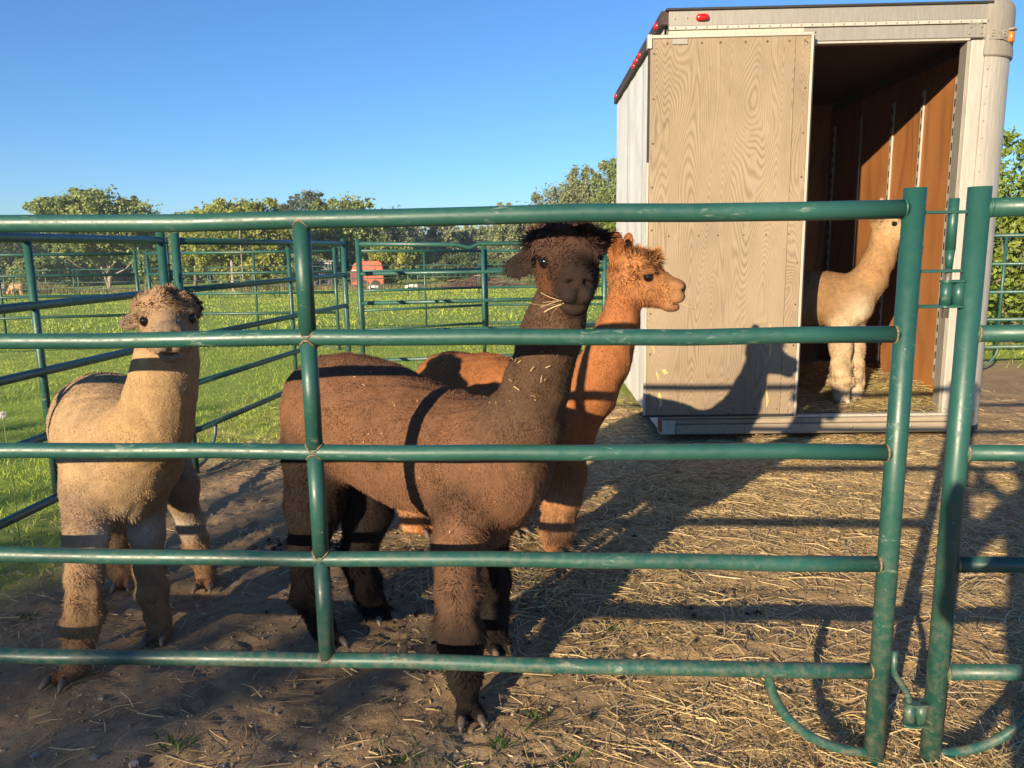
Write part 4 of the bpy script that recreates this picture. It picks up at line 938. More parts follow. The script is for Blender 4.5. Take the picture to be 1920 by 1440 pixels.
    de = np.minimum(np.linalg.norm(P - X(.0635, .064, .009), axis=1), np.linalg.norm(P - X(-.0635, .064, .009), axis=1)) / sc; Ln = Ln * np.clip((de - .016) / .022, .18, 1)   # short hair round the eyes
    wd = fw * RNG.uniform(0.7, 1.3, n) * np.clip(0.55 + K[:, 0] / 0.03, 0.6, 1.5)
    VV, q2, t2, per = ribbons(P - NN * 0.001, D, Ln, wd, bend, side, 2)
    tipc = 1.0 + 0.10 * RNG.normal(0, 1, (n, 1)) + 0.20 * vnoise(P, 60)[:, 2:3] * K[:, 4:5]
    CC = np.clip(CC * np.clip(tipc, 0.5, 1.7), 0.004, 1)
    fm = np_mesh('fleece', VV - org, q2, t2, np.repeat(CC, per, 0)); fo = link('fleece', fm, M_FLEECE, t); fo['kind'] = 'stuff'
    # eyes, nails
    for s in (-1, 1):
        e = X(s * .0635, .064, .009); mb = MB(); vs = []; fs = []; R = .0185 * sc
        for j in range(1, 10):
            for i in range(16): vs.append(e - org + R * np.array([math.sin(math.pi * j / 10) * math.cos(6.283 * i / 16), math.sin(math.pi * j / 10) * math.sin(6.283 * i / 16), math.cos(math.pi * j / 10)]))
        for j in range(8):
            for i in range(16): fs.append((j * 16 + i, (j + 1) * 16 + i, (j + 1) * 16 + (i + 1) % 16, j * 16 + (i + 1) % 16))
        fs += [tuple(range(16)), tuple(8 * 16 + i for i in range(15, -1, -1))]
        mb.add(vs, fs).build('eye', M_EYE, t, True)
    for c, d in feet:
        d = np.array([d[0], d[1], 0]); d /= np.linalg.norm(d); o = c - org
        MB().tube([o + d * 0.022 + [0, 0, .004], o + d * 0.040 + [0, 0, .001], o + d * 0.056 + [0, 0, -.008], o + d * 0.066 + [0, 0, -.016]], [.013, .012, .0085, .002], 8).build('toenail', nail or M_NAIL, t, True)
    if specks:
        # bits of straw caught in the coat
        for name, nn, (c, rad), Lr in specks:
            dd = np.linalg.norm(V - c, axis=1); ok = np.where((dd < rad) & (N[:, 1] < 0.2))[0]
            if len(ok) == 0: continue
            k = RNG.choice(ok, nn); an = unit(np.cross(N[k], RNG.normal(0, 1, (nn, 3)))); root = V[k] + N[k] * 0.011
            vv, q3, t3, pr = ribbons(root, an, RNG.uniform(*Lr, nn), RNG.uniform(.0008, .0019, nn), an * 0 + N[k] * 0.1, unit(np.cross(an, N[k])), 2, taper=False)
            so = link(name, np_mesh(name, vv - org, q3, t3, np.repeat(straw_col(nn), pr, 0)), M_STRAW, t); so['kind'] = 'stuff'
    return t, B, X, org

def lg(pts, rad, toe, z=None):
    """leg through photo-measured points, foot set on the ground"""
    P = [at(*p) for p in pts]; f = P[-1].copy(); f[2] = (float(GZ(f[0], f[1])) if z is None else z) + 0.004; P[-1] = f
    return dict(p=P, r=rad, toe=toe)

# dark brown alpaca at the rails
BR = dict(body=(.140, .071, .040), neck=(.080, .047, .030), leg=(.014, .010, .0085), shank=(.012, .009, .008), foot=(.012, .009, .008), head=(.046, .026, .018), muzzle=(.011, .0095, .009), lip=(.024, .020, .018), top=(.080, .043, .032), ear=(.020, .016, .015), fringe=(.19, .095, .050))
hc = at(1060, 490, 2.09)
BR['patch'] = [(at(1028, 535, 2.02), 0.042, (.115, .048, .023)), (at(1045, 588, 1.99), 0.030, (.12, .048, .023)), (at(858, 1100, 2.10), 0.10, (.115, .064, .040)), (at(860, 1010, 2.15), 0.09, (.16, .084, .049)), (at(1068, 480, 2.02), 0.028, (.018, .013, .011)), (at(1076, 508, 1.97), 0.028, (.016, .012, .011)), (at(1108, 520, 2.02), 0.028, (.020, .014, .011))]
brown, _, XB, oB = alpaca('dark brown alpaca facing the camera with straw in its mouth, behind the front rails',
    [(at(632, 772, 2.66), (.20, .185, .205)), (at(700, 792, 2.58), (.22, .195, .215)), (at(785, 835, 2.48), (.23, .20, .215)), (at(880, 865, 2.38), (.20, .185, .205)), (at(945, 880, 2.30), (.14, .15, .175))],
    (0.86, -0.36, -0.02), [(at(935, 850, 2.34), .148), (at(980, 800, 2.24), .110), (at(1008, 720, 2.17), .083), (at(1026, 655, 2.13), .072), (at(1040, 610, 2.12), .070), (at(1054, 555, 2.12), .068)],
    dict(c=hc, f=np.array([.10, -.97, -.15]), u=np.array([.03, -.15, 1]), s=0.99),
    [lg([(872, 940, 2.27), (862, 1030, 2.19), (858, 1105, 2.13), (862, 1190, 2.10), (872, 1270, 2.09), (880, 1318, 2.10)], [.100, .068, .056, .064, .038, .030], (.15, -1, 0)),
     lg([(905, 930, 2.40), (918, 1020, 2.45), (925, 1090, 2.47), (925, 1150, 2.48), (928, 1195, 2.48), (932, 1215, 2.46)], [.095, .055, .050, .050, .034, .030], (.4, -1, 0)),
     lg([(600, 850, 2.62), (592, 940, 2.55), (578, 1030, 2.60), (582, 1110, 2.60), (602, 1170, 2.56), (618, 1198, 2.53)], [.135, .095, .060, .055, .034, .030], (.6, -1, 0)),
     lg([(690, 860, 2.74), (690, 960, 2.70), (672, 1040, 2.74), (685, 1095, 2.75), (702, 1138, 2.72), (712, 1155, 2.69)], [.13, .085, .060, .050, .034, .030], (.6, -1, 0))],
    [(at(880, 1010, 2.26), (.075, .085, .045)), (at(915, 985, 2.34), (.06, .06, .06))], BR,
    [((.070, -.020, .012), (.158, -.005, -.030), .036), ((-.070, -.04, .035), (-.10, -.11, .020), .026)], topk=1.10, h=0.0062, dens=27000, nail=M_NAIL,
    specks=[('caught_straw', 16, (at(1000, 700, 2.06), .08), (.006, .020)), ('caught_straw', 45, (at(800, 790, 2.28), .35), (.003, .010))])
def mouth_straw(X, org, par, spots, n, L):
    V, Q, T, o, Cc = [], [], [], 0, []
    for (a, b) in spots:
        pa_, pb_ = X(*a), X(*b); d0 = pb_ - pa_; nn = n; root = pa_ + RNG.normal(0, .004, (nn, 3)); D = unit(d0[None] + RNG.normal(0, .012, (nn, 3)) * 1.0); Ln = np.linalg.norm(d0) * RNG.uniform(.6, 1.25, nn)
        vv, q, t_, per = ribbons(root, D, Ln, RNG.uniform(.0010, .0018, nn), RNG.normal(0, .22, (nn, 3)), unit(np.cross(D, RNG.normal(0, 1, (nn, 3)))), 3, taper=False); V.append(vv); Q.append(q + o); o += len(vv); Cc.append(np.repeat(straw_col(nn) * 1.1, per, 0))
    so = link('straw_wisp', np_mesh('straw_wisp', np.concatenate(V) - org, np.concatenate(Q), None, np.concatenate(Cc)), M_STRAW, par); so['kind'] = 'stuff'
mouth_straw(XB, oB, brown, [((.028, .170, -.076), (.095, .158, -.104)), ((.028, .170, -.074), (.088, .150, -.072))], 7, .06)

# young tan alpaca on the left
TN = dict(body=(.300, .207, .118), neck=(.325, .214, .108), leg=(.255, .175, .108), shank=(.27, .165, .085), foot=(.20, .10, .05), head=(.26, .175, .105), muzzle=(.19, .15, .115), top=(.28, .180, .105), ear=(.14, .10, .08), fringe=(.28, .20, .13))
hc = at(316, 600, 2.44)
TN['patch'] = [(at(265, 990, 2.62), .06, (.46, .43, .39)), (at(190, 1010, 2.42), .04, (.44, .39, .33)), (at(350, 980, 2.98), .06, (.46, .42, .36))]
tan, _, XT, oT = alpaca('young tan alpaca facing the camera at the left, its mouth below the second rail',
    [(at(192, 790, 3.08), (.19, .19, .20)), (at(200, 800, 2.90), (.20, .20, .21)), (at(215, 815, 2.74), (.20, .20, .215)), (at(228, 855, 2.58), (.17, .185, .20))],
    (0.30, -0.95, -0.06), [(at(255, 850, 2.58), .15), (at(287, 800, 2.48), .112), (at(304, 735, 2.45), .093), (at(312, 675, 2.47), .085), (at(316, 630, 2.50), .080)],
    dict(c=hc, f=np.array([.40, -.91, -.04]), u=np.array([0.0, -.05, 1]), s=1.0),
    [lg([(168, 920, 2.52), (162, 1010, 2.44), (158, 1080, 2.38), (155, 1160, 2.34), (145, 1235, 2.32), (130, 1262, 2.31)], [.095, .060, .049, .053, .036, .030], (-.15, -1, 0)),
     lg([(270, 920, 2.66), (276, 1000, 2.64), (280, 1060, 2.62), (285, 1110, 2.61), (296, 1160, 2.60), (300, 1180, 2.59)], [.085, .052, .044, .046, .035, .030], (.1, -1, 0)),
     lg([(300, 845, 3.02), (335, 910, 2.92), (358, 985, 3.00), (372, 1030, 3.03), (386, 1075, 3.01), (389, 1090, 2.99)], [.11, .066, .044, .042, .032, .028], (.1, -1, 0)),
     lg([(165, 850, 3.10), (195, 940, 3.0), (215, 1010, 3.08), (228, 1060, 3.08), (240, 1090, 3.04), (242, 1104, 3.02)], [.11, .085, .055, .050, .036, .030], (.1, -1, 0))],
    [(at(208, 950, 2.56), (.10, .13, .055))], TN,
    [((.075, -.030, .010), (.140, -.060, -.014), .026), ((-.05, -.05, .05), (-.062, -.12, .06), .024)], topk=0.90, h=0.0068, dens=25000, fw=0.0024, furk=0.62, topz=0.92, relief=0.7,
    specks=[('caught_straw', 14, (at(200, 740, 2.8), .25), (.006, .03))])
# crusted flecks on its back
def flecks(par, org, n, c, rad, col):
    me = par.children[0].data; V = np.zeros(len(me.vertices) * 3, np.float32); me.vertices.foreach_get('co', V); V = V.reshape(-1, 3) + org
    d = np.linalg.norm(V - c, axis=1); ok = np.where((d < rad) & (V[:, 2] > 0.62))[0]; k = RNG.choice(ok, n); r = RNG.lognormal(-6.05, .5, n)
    base = np.array([(1, 0, 0), (-.8, .1, 0), (.1, .9, .1), (0, -1, .05), (.05, 0, .7), (0, .1, -.5)]); Fc = np.array([(0, 2, 4), (2, 1, 4), (1, 3, 4), (3, 0, 4), (2, 0, 5), (1, 2, 5), (3, 1, 5), (0, 3, 5)])
    P = V[k][:, None] + np.array([0, -.006, .006]) + base[None] * r[:, None, None] * RNG.uniform(.6, 1.6, (n, 6, 3)); T = (np.arange(n) * 6)[:, None, None] + Fc[None]
    o = link('mud_fleck', np_mesh('mud_fleck', P.reshape(-1, 3) - org, None, T.reshape(-1, 3), np.tile(col, (n * 6, 1))), M_HIDE, par); o['kind'] = 'stuff'
flecks(tan, oT, 90, at(205, 745, 2.85), 0.26, (.05, .035, .025))

# ginger alpaca behind the brown one
GN = dict(body=(.24, .094, .035), neck=(.25, .098, .037), leg=(.22, .085, .030), shank=(.38, .21, .105), foot=(.27, .095, .034), head=(.31, .138, .055), muzzle=(.23, .125, .066), top=(.36, .170, .068), ear=(.25, .088, .028), fringe=(.25, .09, .03))
hc = at(1187, 520, 3.30)
ginger, _, XG, oG = alpaca('ginger alpaca in profile looking right, standing behind the dark brown one',
    [(at(845, 735, 3.78), (.20, .18, .205)), (at(915, 745, 3.68), (.22, .195, .215)), (at(985, 765, 3.56), (.22, .195, .215)), (at(1050, 790, 3.44), (.17, .17, .195))],
    (0.85, -0.42, 0.0), [(at(1055, 780, 3.43), .155), (at(1100, 735, 3.36), .122), (at(1136, 678, 3.33), .096), (at(1156, 625, 3.32), .082), (at(1172, 560, 3.31), .076)],
    dict(c=hc, f=np.array([.97, -.28, -.14]), u=np.array([.12, 0, 1]), s=1.09),
    [lg([(1060, 830, 3.42), (1056, 890, 3.38), (1052, 935, 3.36), (1046, 990, 3.36), (1042, 1040, 3.36), (1042, 1062, 3.35)], [.105, .094, .080, .070, .046, .034], (.6, -.7, 0)),
     lg([(985, 840, 3.58), (972, 915, 3.60), (966, 950, 3.60), (960, 990, 3.60), (960, 1012, 3.60), (962, 1020, 3.58)], [.10, .07, .06, .055, .036, .03], (.6, -.7, 0)),
     lg([(815, 800, 3.72), (800, 880, 3.64), (780, 950, 3.66), (782, 985, 3.66), (790, 1030, 3.62), (795, 1042, 3.60)], [.13, .10, .080, .068, .045, .032], (.6, -.7, 0)),
     lg([(870, 800, 3.90), (865, 870, 3.86), (850, 930, 3.90), (855, 965, 3.90), (862, 985, 3.88), (866, 995, 3.86)], [.12, .09, .06, .05, .036, .03], (.6, -.7, 0))],
    [], GN, [((-.048, -.045, .060), (-.058, -.050, .165), .030), ((.060, -.060, .040), (.070, -.085, .160), .037)], topk=1.02, dens=19000, fw=0.0030, h=0.0075,
    specks=[('caught_straw', 20, (at(900, 665, 3.46), .3), (.006, .016))])
mouth_straw(XG, oG, ginger, [((.032, .15, -.068), (.05, .135, -.020)), ((.020, .185, -.07), (.03, .235, -.085))], 2, .08)

# pale alpaca standing in the trailer doorway
FZ = 0.182
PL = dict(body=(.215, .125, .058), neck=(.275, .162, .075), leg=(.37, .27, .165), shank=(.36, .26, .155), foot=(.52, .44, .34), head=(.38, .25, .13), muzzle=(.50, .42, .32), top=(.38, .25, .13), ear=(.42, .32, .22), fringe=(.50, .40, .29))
hc = at(1664, 421, 5.72)
PL['patch'] = [(at(1622, 595, 5.55), .13, (.52, .43, .30))]
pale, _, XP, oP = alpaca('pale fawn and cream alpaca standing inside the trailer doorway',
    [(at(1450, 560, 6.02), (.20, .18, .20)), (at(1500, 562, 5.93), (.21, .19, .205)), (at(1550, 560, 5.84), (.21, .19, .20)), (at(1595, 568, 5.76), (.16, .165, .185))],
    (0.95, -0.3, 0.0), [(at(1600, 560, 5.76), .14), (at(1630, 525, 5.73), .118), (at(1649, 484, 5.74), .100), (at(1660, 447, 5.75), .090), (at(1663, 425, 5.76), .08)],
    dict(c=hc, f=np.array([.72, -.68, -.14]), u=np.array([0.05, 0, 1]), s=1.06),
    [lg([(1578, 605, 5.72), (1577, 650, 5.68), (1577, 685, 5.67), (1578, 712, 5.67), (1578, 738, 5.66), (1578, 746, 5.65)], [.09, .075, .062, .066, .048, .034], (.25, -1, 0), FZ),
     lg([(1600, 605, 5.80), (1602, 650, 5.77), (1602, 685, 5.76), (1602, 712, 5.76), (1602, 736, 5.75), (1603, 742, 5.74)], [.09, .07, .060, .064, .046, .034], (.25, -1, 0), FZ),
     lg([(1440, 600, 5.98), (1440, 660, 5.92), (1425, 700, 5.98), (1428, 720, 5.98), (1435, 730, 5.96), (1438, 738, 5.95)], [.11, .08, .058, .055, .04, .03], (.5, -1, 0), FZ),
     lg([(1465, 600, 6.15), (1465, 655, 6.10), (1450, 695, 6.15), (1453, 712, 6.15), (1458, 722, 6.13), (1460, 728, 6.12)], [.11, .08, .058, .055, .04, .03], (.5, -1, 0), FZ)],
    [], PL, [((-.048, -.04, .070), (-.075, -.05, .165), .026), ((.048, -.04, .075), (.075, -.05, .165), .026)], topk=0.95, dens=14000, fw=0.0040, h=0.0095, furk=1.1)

# ------------------------------------------------------------------ trees and shrubs
def leaf_cloud(lobes, n, size, cols, clumps=60, spread=0.16, flat=0.0, seed=0):
    """small leaf faces gathered in clumps through a set of ellipsoid lobes (centre, radii): uneven outline with gaps"""
    r = np.random.default_rng(seed); vol = np.array([np.prod(l[1]) ** 0.75 for l in lobes]); pick = r.choice(len(lobes), clumps, p=vol / vol.sum())
    d = unit(r.normal(0, 1, (clumps, 3))); rad = r.random(clumps) ** 0.38
    LC = np.array([l[0] for l in lobes])[pick]; LR = np.array([l[1] for l in lobes])[pick]; cc = LC + d * rad[:, None] * LR
    k = r.integers(0, clumps, n); sp = spread * LR[k] * r.uniform(0.6, 1.4, (clumps, 1))[k]; P = cc[k] + np.clip(r.normal(0, 1, (n, 3)), -2.1, 2.1) * sp * np.array([1, 1, 0.75])
    ax = unit(r.normal(0, 1, (n, 3)) + np.array([0, 0, 0.5])); a1 = unit(np.cross(ax, r.normal(0, 1, (n, 3)))); a2 = np.cross(ax, a1)
    s = size * r.uniform(0.55, 1.35, n)[:, None]; V = np.stack([P - a1 * s, P - a2 * s * 0.55, P + a1 * s, P + a2 * s * 0.55], 1).reshape(-1, 3)
    Q = np.arange(4 * n).reshape(-1, 4); ct = r.random((clumps, 1))[k] * 0.7 + r.random((n, 1)) * 0.3; c = np.array(cols[0]) * (1 - ct) + np.array(cols[1]) * ct
    c = c * r.uniform(0.8, 1.2, (n, 1)); return V, Q, np.repeat(c, 4, 0), cc
GREENS = {'mid': ((.16, .225, .07), (.34, .39, .14)), 'dark': ((.075, .115, .048), (.16, .205, .08)), 'yellow': ((.19, .245, .055), (.42, .43, .11)), 'grey': ((.19, .225, .11), (.34, .37, .19)), 'blue': ((.095, .135, .085), (.18, .22, .13)), 'fresh': ((.14, .22, .04), (.32, .40, .075))}
def tree(label, x, y, width, top, bottom=None, green='mid', n=5000, size=0.16, trunkr=None, seed=0, lobes=None, name='tree', stems=1, pale=False, group='trees beyond the field', clumps=None, spread=0.17, depth=None):
    """top: height of the crown's top in world z; bottom: height of its lowest leaves above the ground"""
    g = float(terrain(x, y)); Hh = top - g; bottom = Hh * 0.2 if bottom is None else bottom; r = random.Random(seed); depth = depth or width * 0.8
    t = empty(name, (x, y, g)); tag(t, label, 'shrub' if 'shrub' in name else 'tree', group)
    if lobes is None:
        lobes = []; hc_ = Hh - bottom
        lobes.append(((0, 0, bottom + hc_ * 0.50), (width * 0.42, depth * 0.42, hc_ * 0.44)))
        for k in range(17):
            a = 6.283 * k / 17 + r.uniform(-.3, .3); zz = r.uniform(0.12, 0.86); q = r.uniform(0.30, 0.44) * math.sqrt(max(0.12, 1 - (zz * 1.7 - 0.75) ** 2))
            s = r.uniform(0.07, 0.19); lobes.append(((math.cos(a) * width * q, math.sin(a) * depth * q, bottom + hc_ * zz), (width * s, depth * s, hc_ * s * 1.05)))
        for k in range(7):
            e = r.uniform(.06, .12); lobes.append(((r.uniform(-.30, .30) * width, r.uniform(-.2, .2) * depth, bottom + hc_ * r.uniform(.82, 1.0 - e * .9)), (width * e, depth * e, hc_ * e)))
    V, Q, C, cc = leaf_cloud(lobes, int(n * 2.4), size * 0.70, GREENS[green], int((clumps or 90) * 2.0), spread * 1.0, seed=seed + 5)
    link('crown', np_mesh('crown', V, Q, None, C), M_LEAF, t)
    tr = trunkr or 0.022 * Hh + 0.03; mb = MB()
    for s in range(stems):
        a = r.uniform(0, 6.28) if stems > 1 else 0; lean = 0.07 * Hh if stems > 1 else 0.02 * Hh; pts = []
        for k in range(6):
            u = k / 5; pts.append((math.cos(a + s * 2.3) * lean * u * 2.2 + 0.1 * math.sin(u * 5 + s), math.sin(a + s * 2.3) * lean * u + 0.05 * math.cos(u * 4), -0.1 + Hh * 0.75 * u))
        mb.tube(pts, [tr / math.sqrt(stems) * (1 - 0.85 * k / 5) + 0.01 for k in range(6)], 7)
        for k in range(9 if stems == 1 else 5):
            c = cc[r.randrange(len(cc))]; b = np.array(pts[r.choice((1, 2, 3, 4))]); m = (b + c) / 2 + np.array([0, 0, -0.04 * Hh])
            mb.tube([b, m, c], [tr * 0.32, tr * 0.2, tr * 0.06], 5)
    mb.build('trunk', M_PALEBARK if pale else M_BARK, t, True)
    return t
def PT(px, py, Y): p = at(px, py, Y); return p[0], p[2]
def tree_px(label, px, top_py, w_px, Y, **k):
    x, z = PT(px, top_py, Y); return tree(label, x, Y, w_px * Y / F_PX, z, **k)
def TD(*a, **k): return tree_px(*a, **k)
TD('large maple with several pale stems and a broad crown, far left of the field', 183, 352, 215, 62, green='mid', n=15000, size=0.21, stems=4, pale=True, bottom=2.0, seed=2, clumps=150, spread=.15)
TD('dark tree at the left frame edge behind the grazing sheep', 5, 432, 110, 88, green='dark', n=7000, size=0.26, bottom=0.6, seed=9)
TD('low green tree between the dark tree and the large maple', 58, 480, 90, 74, green='mid', n=4500, size=0.22, bottom=0.3, seed=12)
TD('leafy tree filling the gap to the right of the large maple', 305, 425, 110, 80, green='mid', n=6000, size=0.24, bottom=0.5, seed=21)
TD('yellow-green tree with tufted top above the second panel', 440, 374, 205, 58, green='yellow', n=15000, size=0.19, bottom=0.8, seed=3, clumps=160, spread=.15)
TD('small yellowish tree left of the tufted one', 352, 388, 90, 60, green='yellow', n=5000, size=0.18, bottom=0.8, seed=41)
TD('distant dark pine with a wind-shaped top', 572, 360, 85, 112, green='blue', n=4500, size=0.30, bottom=8.0, seed=4, clumps=40, spread=.2)
TD('sunlit green tree left of the orange trailer', 650, 368, 150, 66, green='mid', n=11000, size=0.21, bottom=0.6, seed=6, clumps=130)
TD('dark green tree behind the orange trailer', 722, 388, 105, 82, green='blue', n=7500, size=0.25, bottom=0.6, seed=7)
TD('bushy yellow-green tree just right of the orange trailer', 730, 452, 95, 57, green='yellow', n=6500, size=0.17, bottom=0.3, seed=8)
TD('pointed pale conifer above the kinked rail', 832, 415, 82, 88, green='grey', n=6500, size=0.24, bottom=0.8, seed=10)
TD('second pale conifer to the right of the pointed one', 893, 420, 85, 92, green='grey', n=6500, size=0.25, bottom=0.8, seed=13)
TD('dark shrub mass under the conifers', 872, 475, 150, 70, green='dark', n=7500, size=0.22, bottom=0.05, seed=14, depth=4, name='wide_shrub')
TD('feathery tree whose top just clears the front rail', 968, 380, 120, 84, green='grey', n=9000, size=0.22, bottom=0.6, seed=15, clumps=130)
TD('grey-green tree left of the tallest pair by the trailer', 1035, 346, 105, 82, green='grey', n=9000, size=0.22, bottom=0.6, seed=16, clumps=120)
TD('tall thin-topped tree second from the trailer', 1098, 312, 95, 80, green='grey', n=9000, size=0.21, bottom=0.6, seed=17, clumps=110)
TD('tallest tree rising directly beside the trailer wall', 1158, 284, 110, 74, green='mid', n=10000, size=0.21, bottom=0.6, seed=18, clumps=120)
TD('bright green bush in front of the tall trees beside the trailer', 1140, 398, 75, 45, green='fresh', n=7000, size=0.14, bottom=0.2, seed=19)
TD('olive tree in front of the feathery ones', 1040, 408, 120, 62, green='yellow', n=9000, size=0.19, bottom=0.3, seed=20)
# a wood far behind that reads as one mass
def wood():
    lobes = []; r = random.Random(5)
    for k in range(46):
        px = -120 + k * 31; Y = 100 + r.uniform(-4, 6); g = float(terrain(0, Y)); x, zt = PT(px, 430 + r.uniform(-14, 14) - (18 if px > 900 else 0), Y); hh = zt - g
        lobes.append(((x, Y, g + hh * 0.45), (2.6, 2.0, hh * 0.52)))
    V, Q, C, cc = leaf_cloud(lobes, 60000, 0.42, GREENS['mid'], 900, .26, seed=77)
    tag(link('far_wood', np_mesh('far_wood', V, Q, None, C), M_LEAF), 'dark wood along the far edge of the field', 'wood', kind='stuff')
    n = 9000; px = RNG.uniform(-40, 1165, n); Y = RNG.uniform(52, 60, n); x = (px - 960) / F_PX * Y; z = terrain(x, Y); m = n
    d = unit(np.stack([RNG.normal(0, .3, m), RNG.normal(0, .3, m), np.ones(m)], 1)); an = RNG.uniform(0, 6.28, m)
    hgt = (0.35 + 0.55 * np.clip(np.sin(px * .021) * np.sin(px * .0073 + 1), 0, 1)) * RNG.uniform(.5, 1.3, m)
    V, Q, T, per = ribbons(np.stack([x, Y, z], 1), d, hgt, RNG.uniform(.02, .05, m), RNG.normal(0, .3, (m, 3)) * [1, 1, 0], np.stack([np.cos(an), np.sin(an), an * 0], 1), 2)
    t = RNG.random((m, 1)); c = np.array([.10, .13, .03]) * t + np.array([.33, .27, .14]) * (1 - t)
    tag(link('tall_grass', np_mesh('tall_grass', V, Q, T, np.repeat(c, per, 0)), M_GRASS), 'tall dry grass along the far side of the field', 'grass', kind='stuff')
wood()
# leafy shrubs beside the trailer, close enough to tell leaves
for i, (px, top, w, Y, gname, lab) in enumerate(((1925, 232, 300, 11.0, 'fresh', 'bright leafy shrub at the right frame edge behind the trailer corner'), (2080, 250, 320, 10.4, 'mid', 'broad leafy shrub partly outside the right frame edge'), (1800, 330, 260, 12.5, 'fresh', 'leafy shrub hidden behind the trailer'))):
    TD(lab, px, top, w, Y, green=gname, n=8500, size=0.055, bottom=0.05, seed=31 + i, name='leafy_shrub', group='shrubs beside the trailer', clumps=190, spread=.13, stems=3)

# ------------------------------------------------------------------ things across the field
def far_things():
    Y = 56.0; g = float(terrain(0, Y))
    # orange trailer: rounded tub with a dark side and wheels
    x0, _ = PT(665, 520, Y); x1, _ = PT(722, 520, Y); t = empty('orange_trailer', ((x0 + x1) / 2, Y, g)); tag(t, 'orange enclosed farm trailer parked below the trees', 'trailer')
    Wd = (x1 - x0); h1 = 1.95; M_OR = plain('orange_paint', (.58, .075, .030), .5, 0, .15, 3); prof = [(-.5, .30), (.44, .30), (.5, .45), (.5, 1.35), (.46, 1.78), (.38, h1), (-.30, h1), (-.44, 1.75), (-.5, 1.35)]
    vs = [(p[0] * Wd, -.9, p[1]) for p in prof] + [(p[0] * Wd, .9, p[1]) for p in prof]; n = len(prof)
    MB().add(vs, [tuple(range(n)), tuple(range(2 * n - 1, n - 1, -1))] + [(k, n + k, n + (k + 1) % n, (k + 1) % n) for k in range(n)]).build('body', M_OR, t)
    MB().box(-.5 * Wd - .02, .5 * Wd + .03, -.93, .93, 1.30, 1.37).build('trim_strip', plain('pale_trim', (.6, .45, .35), .5), t)
    MB().box(-.5 * Wd - .02, -.12 * Wd, -.925, -.90, .5, 1.28).build('side_door', plain('dark_red', (.16, .03, .02), .6), t)
    MB().dome((.12 * Wd, -.902, 1.08), (0, -1, 0), .13, .03, 12).build('lamp', plain('pale_lens', (.7, .6, .4), .4), t)
    for sx in (-.1, .25): MB().tube([(sx * Wd, -.97, .32), (sx * Wd, -.80, .32)], .32, 14).build('wheel', M_DARKGAP, t)
    MB().tube([(-.5 * Wd, 0, .4), (-.5 * Wd - .8, 0, .35)], .05, 6).build('drawbar', M_DARKGAP, t)
    # low dark shed with a braced gate front
    xa, _ = PT(585, 505, 60); xb, _ = PT(622, 505, 60); t = empty('shed', ((xa + xb) / 2, 60, float(terrain(0, 60)))); tag(t, 'low dark shed with a cross-braced front under the trees', 'shed'); w = xb - xa; M_SH = plain('grey_boards', (.075, .085, .095), .8, 0, .3, 5)
    MB().box(-w / 2, w / 2, 0, 2.2, 0, 2.0).build('wall', M_SH, t); MB().box(-w / 2 - .15, w / 2 + .15, -.2, 2.4, 2.0, 2.12).build('roof', plain('shed_roof', (.13, .14, .15), .6), t)
    MB().tube([(-w / 2, -.02, .9), (0, -.02, 1.9)], .04, 6).build('brace', M_ALU, t); MB().tube([(0, -.02, 1.9), (w / 2, -.02, .9)], .04, 6).build('brace', M_ALU, t); MB().box(-w / 2, w / 2, -.03, -.005, 1.86, 1.96).build('fascia', M_ALU, t)
    # brush heap
    cx, _ = PT(905, 530, 50); g2 = float(terrain(0, 50)); n = 1400; a = RNG.uniform(0, 6.28, n); rr = np.sqrt(RNG.random(n)); x = cx + rr * np.cos(a) * 2.6; y = 50 + rr * np.sin(a) * 1.4; z = g2 + (1 - rr ** 1.5) * .85 * RNG.random(n)
    strands(np.stack([x, y, z], 1), RNG.uniform(0, 6.28, n), RNG.uniform(.4, 1.2, n), RNG.uniform(.03, .07, n), RNG.normal(.1, .4, n), RNG.normal(0, .2, n), np.array([.30, .17, .11]) * RNG.uniform(.5, 1.4, (n, 1)), 'brush_heap', 'heap of cut reddish brush at the far side of the field', 'brush heap')
    # pale post beside the tufted tree
    px, _ = PT(436, 520, 52); g3 = float(terrain(0, 52)); MBp = MB().tube([(0, 0, -.2), (0.02, 0, 1.9), (0.0, 0, 2.1)], [.11, .10, .02], 8); o = MBp.build('wooden_post', M_PALEBARK); o.location = (px, 52, g3); tag(o, 'weathered pale wooden post standing by the tufted tree', 'post')
    o = MB().tube([(0, 0, -.1), (0, 0, 4.6)], [.035, .03], 6).build('slender_pole', M_PALEBARK); o.location = (px + .35, 53, g3); tag(o, 'thin pale pole rising beside the weathered post', 'pole')
    for i, (qx, lab) in enumerate(((775, 'white tyre-like ring lying in the grass right of the orange trailer'), (702, 'small pale ring lying at the foot of the orange trailer'))):
        a, _ = PT(qx, 540, 51); o = MB().ring((0, 0, .12), (0, .35, 1), .42 - .1 * i, .11, 18, 8).build('tyre', plain('white_tyre', (.6, .58, .52), .7), None, True); o.location = (a, 51, float(terrain(0, 51))); tag(o, lab, 'tyre')
    # rusty gate at the far side
    t = None
    for k in range(4):
        a, _ = PT(600 + k * 30, 530, 48); tt = empty('field_gate', (a, 48, float(terrain(0, 48)))); tag(tt, 'thin rusty tube gate in the far fence by the orange trailer', 'gate', 'far rusty gates')
        for z in (.35, .75, 1.15): MB().tube([(0, 0, z), (.95, 0, z)], .025, 5).build('bar', plain('rust', (.14, .07, .045), .8) if t is None else t, tt)
        for x in (0, .95):
            ob = MB().tube([(x, 0, 0), (x, 0, 1.25)], .035, 5).build('upright', None, tt); ob.data.materials.append(M_BARK)
far_things()

